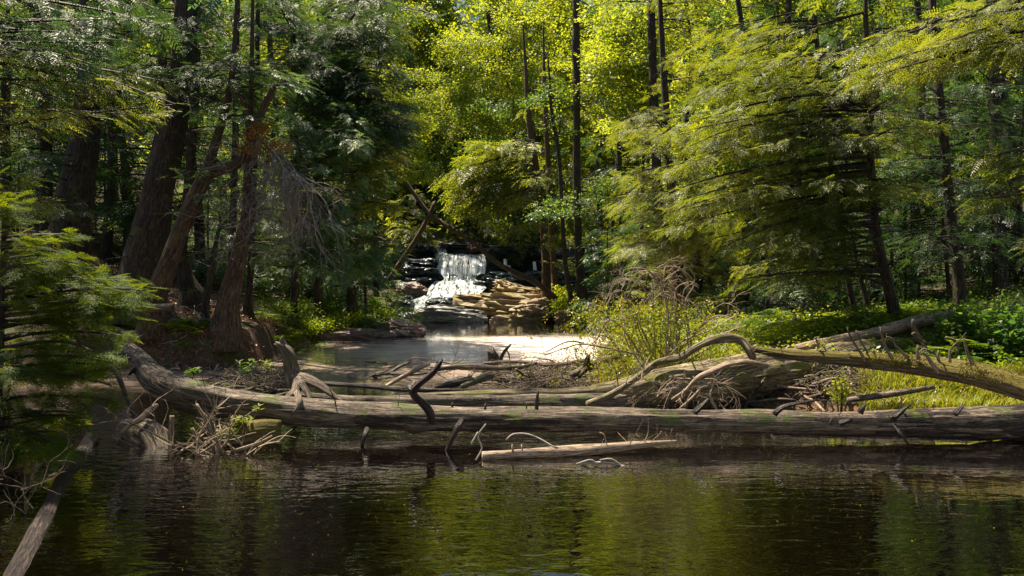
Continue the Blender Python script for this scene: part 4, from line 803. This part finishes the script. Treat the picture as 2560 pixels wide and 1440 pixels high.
# upright snag with root plate standing behind the long log
sn = log('twisted upright snag with claw-like roots standing behind the front log', [(738, 960, 8.4, 24), (728, 920, 8.4, 21), (722, 890, 8.4, 17), (708, 868, 8.4, 12), (690, 858, 8.4, 5)], 'drift', name='snag', cat='dead stump', sides=20, grain=.3, rough=.25, stubs=[
    [(720, 885, 8.4, 10), (712, 866, 8.4, 9), (704, 850, 8.4, 6), (706, 842, 8.4, 2)], [(735, 945, 8.35, 17), (765, 950, 8.3, 16), (800, 965, 8.2, 12), (840, 992, 8.1, 6), (858, 1004, 8.05, 3)],
    [(745, 950, 8.3, 14), (740, 975, 8.15, 12), (722, 992, 8., 11), (702, 1008, 7.9, 5)], [(742, 980, 8.1, 8), (748, 1000, 7.6, 8), (745, 1018, 7.5, 6), (730, 1036, 7.45, 3)], [(750, 955, 8.2, 9), (770, 985, 8.1, 7), (775, 1003, 8., 3)]])
log('charred black stump poking out of the foam water', [(1232, 912, 14.3, 14), (1233, 895, 14.3, 14), (1228, 883, 14.3, 10)], 'dark_wood', name='stump', cat='stump', jag=1., sides=14)
log('small forked stick standing beside the black stump', [(1250, 910, 14, 6), (1254, 892, 14, 5), (1264, 875, 14, 4), (1277, 861, 14, 2)], 'dark_wood', name='stick', cat='stick', sides=8, stubs=[[(1266, 875, 14, 2), (1272, 885, 14, 2), (1274, 900, 14, 1)]])
log('gnarled dark stump with rootlets at the left edge of the dry shrub', [(1470, 930, 10.7, 13), (1468, 905, 10.7, 10), (1472, 888, 10.7, 4)], 'dark_wood', name='stump', cat='stump', sides=12, stubs=[[(1470, 915, 10.7, 6), (1450, 940, 10.6, 4)], [(1480, 910, 10.7, 5), (1496, 925, 10.6, 3)]])
rock('wet black stone breaking the surface of the dark front pool', 583, 1292, 632, 1342, 5.15, 'rock_wet', .06, 91, tilt=(0, .3, 0))

# loose sticks of the jam: individual big ones, then the fine litter
def sticks(n, boxes, mat, lab, grp, rr, ll, zlift=.02, name='driftwood_stick'):
    for k in range(n):
        x0, y0, x1, y1 = boxes[k % len(boxes)]; x, y = RS.uniform(x0, x1), RS.uniform(y0, y1); d = 2960/max(60, (y-715))
        c = P(x, y, d); c[2] = max(gz(c[0], c[1]), 0)+RS.uniform(.0, .10)+zlift; l = RS.uniform(*ll); a = RS.normal(0, .7) if RS.rand() < .7 else RS.uniform(0, 3.14)
        dv = np.array([math.cos(a), math.sin(a), RS.normal(0, .16)])*l/2; r = RS.uniform(*rr)
        m = MB(); m.tube([c-dv, c-dv*.3+RS.normal(0, .03, 3)*l, c+dv*.4+RS.normal(0, .03, 3)*l, c+dv], [r, r*.95, r*.8, r*.35], 7, .08, rough=.1, jag=.5)
        tag(m.build(name, M[mat], origin=c), lab, 'stick', grp)
sticks(130, [(560, 950, 760, 990), (1100, 925, 1500, 975), (930, 915, 1300, 965), (1250, 930, 1500, 970), (1300, 920, 1480, 965), (1650, 985, 2100, 1020)], 'drift', 'grey stick strewn over the middle of the log jam', 'grey sticks of the jam', (.008, .028), (.3, 1.1))
sticks(44, [(1130, 940, 1420, 965), (1980, 980, 2200, 1025), (560, 950, 720, 985)], 'dark_wood', 'dark wet stick wedged in the log jam', 'dark sticks of the jam', (.008, .022), (.25, .8))
sticks(70, [(1500, 940, 1700, 1000), (1250, 925, 1480, 960), (1900, 980, 2200, 1025), (1500, 960, 1700, 1010)], 'drift_pale', 'bleached stick caught between the front log and the thickest log', 'bleached sticks of the jam', (.008, .02), (.3, .9))
sticks(18, [(240, 760, 520, 850), (420, 790, 700, 830), (300, 800, 480, 860)], 'drift', 'grey stick on the bare left bank near the tree roots', 'sticks on the left bank', (.008, .025), (.4, 1.4), .03)
def heap(name, label, boxes, n, mat, rr=(.003, .008), ll=(.15, .5), zz=.18, d=None, curl=.12):
    m = MB()
    for k in range(n):
        x0, y0, x1, y1 = boxes[k % len(boxes)]; x, y = RS.uniform(x0, x1), RS.uniform(y0, y1); dd = d or 2960/max(70, (y-715)); c = P(x, y, dd)
        if d is None: c[2] = max(gz(c[0], c[1]), 0)+RS.uniform(0, 1)**2*zz
        l = RS.uniform(*ll); v = nrm(RS.normal(0, 1, 3)*np.array([1, .8, .45]))*l/2; r = RS.uniform(*rr)
        m.tube([c-v, c-v*.3+RS.normal(0, curl, 3)*l, c+v*.3+RS.normal(0, curl, 3)*l, c+v], [r, r, r*.8, r*.4], 4, .12, cap=False)
    return tag(m.build(name, M[mat]), label, 'debris', kind='stuff')
heap('twig_litter', 'mat of fine dark twigs filling the log jam', [(1230, 925, 1500, 975), (1300, 935, 1520, 975), (560, 950, 720, 985), (1600, 960, 1750, 1015), (1650, 985, 2100, 1022), (2000, 960, 2200, 1020), (640, 960, 760, 985), (1500, 900, 1700, 985), (1700, 960, 1950, 1020)], 3200, 'drift', zz=.24)
heap('bank_litter', 'tangle of fine roots and twigs hanging on the left bank edge', [(300, 780, 560, 900), (380, 830, 560, 940), (560, 830, 720, 880), (420, 760, 560, 850)], 800, 'twig_grey', zz=.12, rr=(.004, .01), ll=(.2, .7))
# twig heap by the submerged roots at left
th = empty('twig_heap', P(520, 1150, 7.2), 'tangled heap of bleached forked twigs in the dark water at lower left', 'twig heap')
for k in range(26):
    m = MB(); x, y = RS.uniform(400, 620), RS.uniform(1100, 1165); a = P(x, y, RS.uniform(6.95, 7.35)); v = np.array([RS.normal(0, .28), RS.normal(0, .1), RS.uniform(.02, .32)])
    hang(a, v, RS.uniform(.3, .75), RS.uniform(.006, .014), 1, m, .5, .1); part(m, 'twig', M['drift_pale' if k % 2 else 'drift'], th)
for pts in [[(560, 1140), (520, 1060), (490, 1010)], [(520, 1175), (505, 1130), (480, 1070)], [(430, 1040), (425, 1090), (425, 1140)], [(370, 1185), (400, 1150), (440, 1150), (470, 1185)], [(430, 1160), (540, 1140), (640, 1110), (680, 1090)]]:
    m = MB(); p, r = ptrunk([(x, y, 7.15, 6-i) for i, (x, y) in enumerate(pts)]); m.tube(p, r, 8, .05, rough=.1); part(m, 'twig', M['drift_pale'], th)
lt = empty('twig_heap', P(30, 1220, 5.3), 'thin bare twigs sticking out of the dark water at the lower left edge', 'twigs')
m = MB()
for k in range(9): hang(P(RS.uniform(-10, 120), RS.uniform(1190, 1330), 5.2), [RS.normal(0, .5), 0, RS.uniform(0, .7)], .35, .005, 1, m, .7, .0)
part(m, 'twigs', M['drift'], lt)
ft = empty('twig_heap', P(1460, 1180, 6.2), 'arching bare twigs rising from the front pool below the pale floating log', 'twigs')
m = MB()
for pts in [[(1420, 1192), (1450, 1165), (1500, 1155), (1560, 1165), (1600, 1175)], [(1440, 1160), (1480, 1150), (1500, 1178), (1515, 1195)], [(1500, 1150), (1530, 1148), (1570, 1175), (1610, 1180)], [(1265, 1100), (1285, 1085), (1330, 1088), (1390, 1120)], [(1190, 1150), (1205, 1120), (1195, 1090), (1215, 1060)], [(1178, 1110), (1195, 1080)]]:
    p, r = ptrunk([(x, y, 6.6, 2.2) for x, y in pts]); m.tube(p, r, 5, .04)
part(m, 'twigs', M['twig_grey'], ft)

bp = empty('brush_pile', P(1700, 960, 9.3), 'brush of bleached forked dead twigs caught against the front of the thickest log', 'brush pile')
for k in range(30):
    m = MB(); x, y = RS.uniform(1530, 1800), RS.uniform(940, 1010); a = P(x, y, RS.uniform(8.7, 9.3)); hang(a, [RS.normal(0, .6), RS.normal(0, .15), RS.uniform(-.5, .5)], RS.uniform(.2, .6), RS.uniform(.004, .009), 2 if k % 2 else 1, m, .6, .35); part(m, 'twig', M['drift_pale' if k % 3 else 'drift'], bp)
bp = empty('brush_pile', P(1350, 930, 11.5), 'low grey dead twigs in the middle of the jam left of the dry shrub', 'brush pile')
for k in range(30):
    m = MB(); x, y = RS.uniform(1100, 1500), RS.uniform(915, 968); d = 2960/(y-715); hang(P(x, y, d)+[0, 0, .05], [RS.normal(0, .7), RS.normal(0, .2), RS.uniform(-.05, .35)], RS.uniform(.25, .7), RS.uniform(.005, .011), 1, m, .5, .2); part(m, 'twig', M['drift'], bp)

# ------------------------------------------------------------------ dry arching shrub on the sandbar
sh = empty('dry_shrub', P(1640, 905, 10.6), 'dry arching shrub with bleached curved stems and yellow leaves in the middle of the jam', 'shrub')
m = MB(); lf = MB()
ARCH = [[(1640, 900), (1600, 800), (1560, 730), (1520, 740), (1512, 800)], [(1650, 900), (1640, 790), (1590, 705), (1540, 700), (1515, 745)], [(1680, 900), (1680, 780), (1640, 690), (1580, 680), (1572, 700)],
        [(1690, 890), (1700, 760), (1650, 690), (1600, 690), (1570, 760)], [(1700, 890), (1690, 740), (1720, 700), (1690, 670), (1620, 672)], [(1730, 880), (1710, 760), (1740, 710), (1700, 672), (1640, 670)],
        [(1600, 900), (1570, 830), (1520, 800), (1490, 850), (1480, 880)], [(1660, 900), (1620, 800), (1660, 730), (1720, 750), (1770, 800)], [(1700, 880), (1760, 810), (1800, 790), (1840, 800)], [(1580, 930), (1540, 860), (1500, 830), (1480, 860)],
        [(1600, 960), (1550, 1000), (1530, 960), (1560, 930)], [(1640, 960), (1600, 1010), (1560, 990)], [(1660, 950), (1650, 1010), (1620, 1020)], [(1640, 930), (1700, 940), (1720, 1000)], [(1600, 890), (1480, 860), (1420, 855), (1370, 880)],
        [(1665, 905), (1662, 700)], [(1690, 905), (1688, 730)], [(1640, 920), (1590, 840), (1588, 790)], [(1620, 930), (1700, 860), (1780, 820), (1830, 790)], [(1690, 920), (1780, 860), (1850, 820)]]
for rep in range(2):
    for a in ARCH:
        off = RS.normal(0, 14*rep, 2)*np.array([1, .7]); d = 10.6+RS.uniform(-.5, .5); r0 = RS.uniform(1.3, 2.5) if rep else 2.9
        p, r = ptrunk([(x+off[0]+RS.normal(0, 4), y+off[1]*min(1, i)+RS.normal(0, 3), d-.1*i, r0*(1-.16*i)) for i, (x, y) in enumerate(a)]); m.tube(p, r, 5, .06, cap=False)
        for k in range(3):
            i = random.randint(1, len(p)-1); hang(p[i], RS.normal(0, 1, 3)+[0, 0, -.1], RS.uniform(.15, .45), .0045, 1, m, .6, .1)
part(m, 'stems', M['drift_pale'], sh)
n = 1050; pos = []
for k in range(n):
    x = RS.normal(1620, 85); y = RS.uniform(765, 940); pos.append(P(x+(y-800)*.05, y, 10.6+RS.uniform(-.45, .45)))
place(lf, 'leafy', np.array(pos), RS.normal(0, .5, (n, 3))+[0, 0, -.6], RS.normal(0, .6, (n, 3))+[0, 0, .6], RS.uniform(.45, .95, n), 0)
s_ = RS.rand(260) < 2; pos = np.array([P(RS.normal(1560, 70), RS.uniform(745, 960), 10.5+RS.uniform(-.4, .4)) for _ in range(260)])
place(lf, 'leafy', pos, RS.normal(0, 1, (260, 3)), RS.normal(0, 1, (260, 3)), RS.uniform(.4, .8, 260), 1)
part(lf, 'leaves', [M['grass'], M['willow']], sh)

# ------------------------------------------------------------------ ferns, bushes, ground cover, grass
def fern_mesh(seed):
    r = np.random.RandomState(seed); q = []; st = MB()
    for k in range(9):
        a = k/9*6.28+r.uniform(-.3, .3); L = r.uniform(.45, .7); el = r.uniform(.7, 1.1); o = np.array([0, 0, 0.]); d = np.array([math.cos(a)*math.cos(el), math.sin(a)*math.cos(el), math.sin(el)])
        n = 17; side = np.array([-math.sin(a), math.cos(a), 0]); pts = [o]
        for i in range(n):
            o = o+d*L/n; d = nrm(d+np.array([math.cos(a)*.05, math.sin(a)*.05, -.10])); pts.append(o)
            if i > 1:
                pl = .14*math.sin(min(1, (i+1.)/n*1.02)*math.pi*.9+.25)+.012; upv = np.cross(d, side)*-1
                for s in (1, -1): q.append(leafq(o, side*s+d*.35-np.array([0, 0, .15]), np.array([0, 0, 1.])+r.normal(0, .15, 3), pl, .028, .08))
        st.tube(pts, np.linspace(.005, .002, len(pts)), 3, 9, cap=False, smooth=False)
    m = MB(); m.quads(np.array(q), 0)
    m.add(np.concatenate(st.v), np.concatenate(st.f), mi=1)
    me_o = m.build('fern', [M['fern'], M['grass']], origin=(0, 0, 0)); return me_o
FV = [fern_mesh(s) for s in range(3)]; fu = [False]*3
def fern(x, y, d, s, lab, grp):
    k = random.randint(0, 2)
    if not fu[k]: o = FV[k]; fu[k] = True
    else: o = FV[k].copy(); COL.objects.link(o)
    w = (x-1280)/F*d; o.location = (w, d, gz(w, d)-.02); o.rotation_euler = (RS.normal(0, .12), RS.normal(0, .12), RS.uniform(0, 6.28)); o.scale = (s, s, s)
    tag(o, lab, 'fern', grp)
for k in range(95): fern(RS.uniform(1700, 2250), 0, RS.uniform(12.8, 17), RS.uniform(1.1, 1.7), 'sunlit yellow-green fern in the bed behind the dry shrub and logs', 'sunlit ferns on the right bank')
for k in range(45): fern(RS.uniform(2240, 2620), 0, RS.uniform(10.8, 15), RS.uniform(1.1, 1.6), 'dark green fern in the shade at the right edge', 'shaded ferns on the right bank')
for k in range(20): fern(RS.uniform(650, 780), 0, RS.uniform(17, 21), RS.uniform(.8, 1.2), 'fern on the left bank right of the brown cedar trunk', 'ferns on the left bank')
for k in range(9): fern(RS.uniform(430, 520), 0, RS.uniform(13.9, 14.6), RS.uniform(.5, .8), 'small fern hanging from the left bank edge above the water', 'ferns on the left bank edge')
for k in range(10): fern(RS.uniform(1430, 1530), 0, RS.uniform(30.5, 33), RS.uniform(1, 1.5), 'fern at the foot of the tallest straight trunk', 'ferns by the far shore')
def bush(label, x, d, w, h, n, mat, key='leafy', sc=1., name='bush', cat='bush', nst=9):
    wx = (x-1280)/F*d; g = gz(wx, d); root = empty(name, (wx, d, max(g, 0)), label, cat); st = MB(); lf = MB(); tips = []
    for k in range(nst):
        a = RS.uniform(0, 6.28); e = np.array([wx+math.cos(a)*w*RS.uniform(.3, .9), d+math.sin(a)*w*.6, max(g, 0)+h*RS.uniform(.55, 1)]); b0 = np.array([wx+math.cos(a)*w*.15, d, max(g, 0)-.05])
        md = (b0+e)/2+[0, 0, h*.15]; st.tube([b0, md, e], [.012, .008, .003], 4, .2, cap=False); tips.append((b0, md, e))
    pos = []
    for k in range(n):
        b0, md, e = tips[k % nst]; t = RS.uniform(.35, 1.05); c = (1-t)**2*b0+2*t*(1-t)*md+t*t*e; pos.append(c+RS.normal(0, .13, 3)*np.array([w, w, h*.8]))
    pos = np.array(pos); dr = nrm(pos-np.array([wx, d, g+h*.3])); place(lf, key, pos, dr+[0, 0, -.2], RS.normal(0, .35, (n, 3))+[0, 0, 1], RS.uniform(.7, 1.3, n)*sc)
    part(st, 'stems', M['twig'], root); part(lf, 'leaves', M[mat], root); return root
bush('sunlit round-leaved bush on the left bank nearest the flat rocks', 860, 23.5, 1.1, .75, 420, 'maple', sc=1.7)
bush('round-leaved bush left of the one above the flat rocks', 790, 22, .9, .6, 300, 'fern', sc=1.6)
bush('leafy bush close to the left side of the stream', 930, 25.5, .9, .8, 300, 'fern', sc=1.8)
bush('low dark green bush behind the small dark stone', 730, 20, .7, .5, 220, 'fern', sc=1.5)
bush('yellow leafy seedlings between the rocks and the thin wavy trunk', 1415, 33.2, 1.0, 1.1, 260, 'maple', sc=2)
bush('bright green low bush at the feet of the thin wavy trunk', 1395, 34, .8, 1.5, 160, 'maple', sc=2)
bush('large-leaved green bush at the right edge under the shaded hemlock', 2480, 11.6, 1.0, .9, 190, 'maple_green', sc=2.1, nst=12)
bush('large-leaved green shrub further right, cut by the right edge', 2590, 11.2, .9, .8, 130, 'maple_green', sc=2.1)
bush('small upright leafy plant growing in front of the gap under the mossy trunk', 2100, 9.3, .12, .52, 46, 'grass', sc=.8, name='plant', cat='plant', nst=3)
def leafplant(label, x, y, d, h, n, L, mat, name='seedling'):
    b0 = P(x, y, d); root = empty(name, b0, label, 'plant'); st = MB(); lf = MB()
    for s in range(n):
        e = b0+np.array([RS.normal(0, h*.35), RS.normal(0, h*.2), h*RS.uniform(.6, 1)]); st.tube([b0+RS.normal(0, .02, 3), (b0+e)/2+RS.normal(0, .01, 3), e], [.003, .0025, .002], 4, .1, cap=False)
        for t in np.linspace(.45, 1, 5):
            for q in range(3):
                a = RS.uniform(0, 6.28); lf.quads(np.array([leafq(b0+(e-b0)*t, [math.cos(a), math.sin(a), .35], [0, 0, 1], L*RS.uniform(.8, 1.2), L*.28)]))
    part(st, 'stems', M[mat], root); part(lf, 'leaves', M[mat], root)
leafplant('yellow-green seedlings growing on the rounded log stub', 600, 1080, 7.5, .16, 9, .06, 'grass')
leafplant('single bright seedling above the rounded log stub', 640, 1045, 7.5, .13, 1, .07, 'grass')
leafplant('long-leaved seedlings left of the rounded stub seedlings', 565, 1105, 7.35, .12, 6, .06, 'grass')
leafplant('teal-leaved plant on the bank edge before the amber shallows', 620, 950, 10.8, .32, 3, .1, 'maple_green')
leafplant('small leafy plant right of the teal-leaved one', 670, 940, 11, .25, 3, .08, 'fern')
leafplant('low green leaves behind the broken left end of the long log', 480, 950, 10.4, .16, 7, .09, 'maple_green')
leafplant('weedy stalks at the left edge of the sandbar', 1445, 915, 12.2, .42, 12, .06, 'grass')
# ground cover of small leaves
def cover(name, label, boxes, n, mat, d0, d1, h=.25, key='leafy', sc=(1, 1.8)):
    m = MB(); pos = []
    for k in range(n):
        x0, x1 = boxes[k % len(boxes)]; d = RS.uniform(d0, d1); pos.append(((RS.uniform(x0, x1)-1280)/F*d, d))
    pos = np.array(pos); g = ground(pos[:, 0], pos[:, 1]); ok = g > .05; pos, g = pos[ok], g[ok]; n = len(g)
    dens = fbm(np.stack([pos[:, 0]*.9, pos[:, 1]*.9, g*0], -1), 5, 2) > -.35; pos, g = pos[dens], g[dens]; n = len(g)
    p3 = np.stack([pos[:, 0], pos[:, 1], g+RS.uniform(0, 1, n)**1.5*h], -1); a = RS.uniform(0, 6.28, n)
    place(m, key, p3, np.stack([np.cos(a), np.sin(a), RS.uniform(-.1, .5, n)], -1), RS.normal(0, .3, (n, 3))+[0, 0, 1], RS.uniform(*sc, n))
    return tag(m.build(name, M[mat] if isinstance(mat, str) else mat), label, 'ground cover', kind='stuff')
cover('leafy_ground_cover', 'bright low leaves covering the sunny part of the right bank', [(1560, 2000), (1600, 2200), (1500, 1800)], 2600, 'grass', 10.8, 17, .4)
cover('leafy_ground_cover', 'mixed green undergrowth on the right bank floor', [(1700, 2620), (2100, 2620)], 3000, 'fern', 10.5, 22, .3)
cover('leafy_ground_cover', 'green undergrowth along the left bank near the brook', [(640, 940), (700, 900)], 1500, 'fern', 18, 27, .3, sc=(1.2, 2))
cover('leaf_litter', 'reddish brown fallen leaves on the left bank', [(150, 760), (300, 700)], 9500, 'litter', 12.5, 25, .02, sc=(.5, 1.))
cover('leaf_litter', 'brown fallen leaves on the shaded slopes', [(1400, 2500), (0, 600)], 4500, 'litter', 14, 34, .02, sc=(.7, 1.6))
tree('hemlock_tree', 'small hemlock whose fronds hang over the dark hollow right of the waterfall lip', [(1300, 690, 41, 4), (1302, 560, 41, 3), (1305, 470, 41, 2)], [(1225, 560, 1370, 632, 9, 38.6, 39.8, {'dens': 16, 'w': .7, 'sc': 1.3}), (1240, 470, 1370, 570, 8, 39.5, 41, {'dens': 14, 'w': .7, 'sc': 1.4})], 'hemlock', key='far', top=7, seed=81, group=GC)
tree('hemlock_tree', 'small green hemlock hanging over the ledges left of the waterfall lip', [(1030, 690, 41, 4), (1035, 560, 41, 3), (1040, 470, 41, 2)], [(975, 560, 1090, 625, 8, 38.4, 39.8, {'dens': 16, 'w': .7, 'sc': 1.3}), (985, 470, 1100, 570, 7, 39.5, 41, {'dens': 14, 'w': .7, 'sc': 1.4})], 'hemlock', key='far', top=7, seed=82, group=GC)
cover('slope_undergrowth', 'bushy green undergrowth on the slopes behind the falls', [(-200, 2700), (700, 1900)], 6500, ['maple', 'hemlock'][0], 41.5, 62, 1.6, 'maple_far', (.8, 1.8))
cover('slope_undergrowth', 'dark green undergrowth on the shaded slopes', [(-200, 900), (1500, 2700), (-200, 2700)], 7000, 'hemlock_shaded', 24, 60, 1.3, 'far', (.8, 1.8))
def grass(name, label, boxes, n, mat, h, d0, d1):
    m = MB(); q = []
    for k in range(n):
        x0, x1 = boxes[k % len(boxes)]; d = RS.uniform(d0, d1); w = (RS.uniform(x0, x1)-1280)/F*d; g = gz(w, d) if n < 500 else 0
        q.append((w, d))
    q = np.array(q); g = ground(q[:, 0], q[:, 1]); a = RS.uniform(0, 6.28, n); hh = h*RS.uniform(.5, 1.1, n); le = RS.uniform(.25, .7, n)*hh; wd = .0055
    o = np.stack([q[:, 0], q[:, 1], np.maximum(g, -.02)], -1); ld = np.stack([np.cos(a), np.sin(a), a*0], -1); sd = np.stack([-np.sin(a), np.cos(a), a*0], -1); up = np.array([0, 0, 1.])
    p1 = o+ld*(le*.3)[:, None]+up*(hh*.65)[:, None]; p2 = o+ld*le[:, None]+up*(hh*.85)[:, None]
    m.quads(np.stack([o-sd*wd, o+sd*wd, p1+sd*wd*.8, p1-sd*wd*.8], 1)); m.quads(np.stack([p1-sd*wd*.8, p1+sd*wd*.8, p2+sd*.001, p2-sd*.001], 1))
    k = RS.rand(len(m.m)) < 2; m.m[0] = m.m[1] = (RS.rand(n) < .3).astype(int)
    return tag(m.build(name, [M[mat], M['willow']]), label, 'grass', kind='stuff')
grass('grass', 'sunlit grass under the mossy trunk at the right', [(2150, 2560), (2230, 2400), (2300, 2640)], 9000, 'grass', .32, 8.8, 10.2)
grass('grass', 'tall grass and weeds around the dry shrub', [(1500, 1900), (1560, 1760)], 5500, 'grass', .38, 10.9, 14)
grass('grass', 'small grass tuft on the floating jam', [(1295, 1335), (1400, 1470)], 380, 'grass', .2, 12.2, 13)
# moss drape on bank edge and specks floating on the dark pool
m = MB(); n = 1500; x = RS.uniform(-2.5, 6.2, n); y = 3.5+3.9*RS.uniform(0, 1, n)**.45; a = RS.uniform(0, 3.14, n); s = RS.uniform(.002, .006, n)*np.where(RS.rand(n) < .03, 2, 1)
keep = fbm(np.stack([x*.7, y*1.3, x*0], -1), 2, 2)+.12*(y-5.5) > -.1; x, y, a, s = x[keep], y[keep], a[keep], s[keep]; n = len(x); z = np.full(n, .004)
ux, uy = np.cos(a)*s, np.sin(a)*s
m.quads(np.stack([np.stack([x-ux, y-uy, z], -1), np.stack([x+uy*.4, y-ux*.4, z], -1), np.stack([x+ux, y+uy, z], -1), np.stack([x-uy*.4, y+ux*.4, z], -1)], 1))
tag(m.build('floating_specks', M['willow']), 'pollen and leaf specks floating on the dark front pool', 'debris', kind='stuff')

# ------------------------------------------------------------------ sky, sun, camera
EL, AZ = math.radians(64), math.radians(-47)      # sun high, to the left and a little behind the falls
w = bpy.data.worlds.new('World'); scene.world = w; w.use_nodes = True; t = w.node_tree; bg = t.nodes['Background']
sk = t.nodes.new('ShaderNodeTexSky'); sk.sky_type = 'NISHITA'; sk.sun_disc = False; sk.sun_elevation = EL; sk.sun_rotation = AZ
t.links.new(sk.outputs[0], bg.inputs[0]); bg.inputs[1].default_value = .058
l = bpy.data.lights.new('sun', 'SUN'); l.energy = 5; l.angle = math.radians(.5); l.color = (1, .88, .68)
so = bpy.data.objects.new('sun', l); COL.objects.link(so)
sd = Vector((math.sin(AZ)*math.cos(EL), math.cos(AZ)*math.cos(EL), math.sin(EL))); so.rotation_euler = sd.to_track_quat('Z', 'Y').to_euler()
cam = bpy.data.cameras.new('camera'); co = bpy.data.objects.new('camera', cam); COL.objects.link(co); co.location = (0, 0, CAMH)
co.rotation_euler = (math.radians(90), 0, 0); cam.sensor_width = 36; cam.lens = F/2560*36; cam.shift_y = -(720-HY)/2560; cam.clip_start = .05; cam.clip_end = 500
scene.camera = co
vs = scene.view_settings; vs.view_transform = 'Standard'; vs.look = 'None'; vs.gamma = 1; vs.exposure = 1.3
c = scene.cycles; c.max_bounces = 7; c.diffuse_bounces = 3; c.glossy_bounces = 3; c.transmission_bounces = 3; c.transparent_max_bounces = 10; c.sample_clamp_indirect = 2.5
c.use_adaptive_sampling = False; c.use_denoising = True; c.denoising_prefilter = 'NONE'; c.blur_glossy = .5
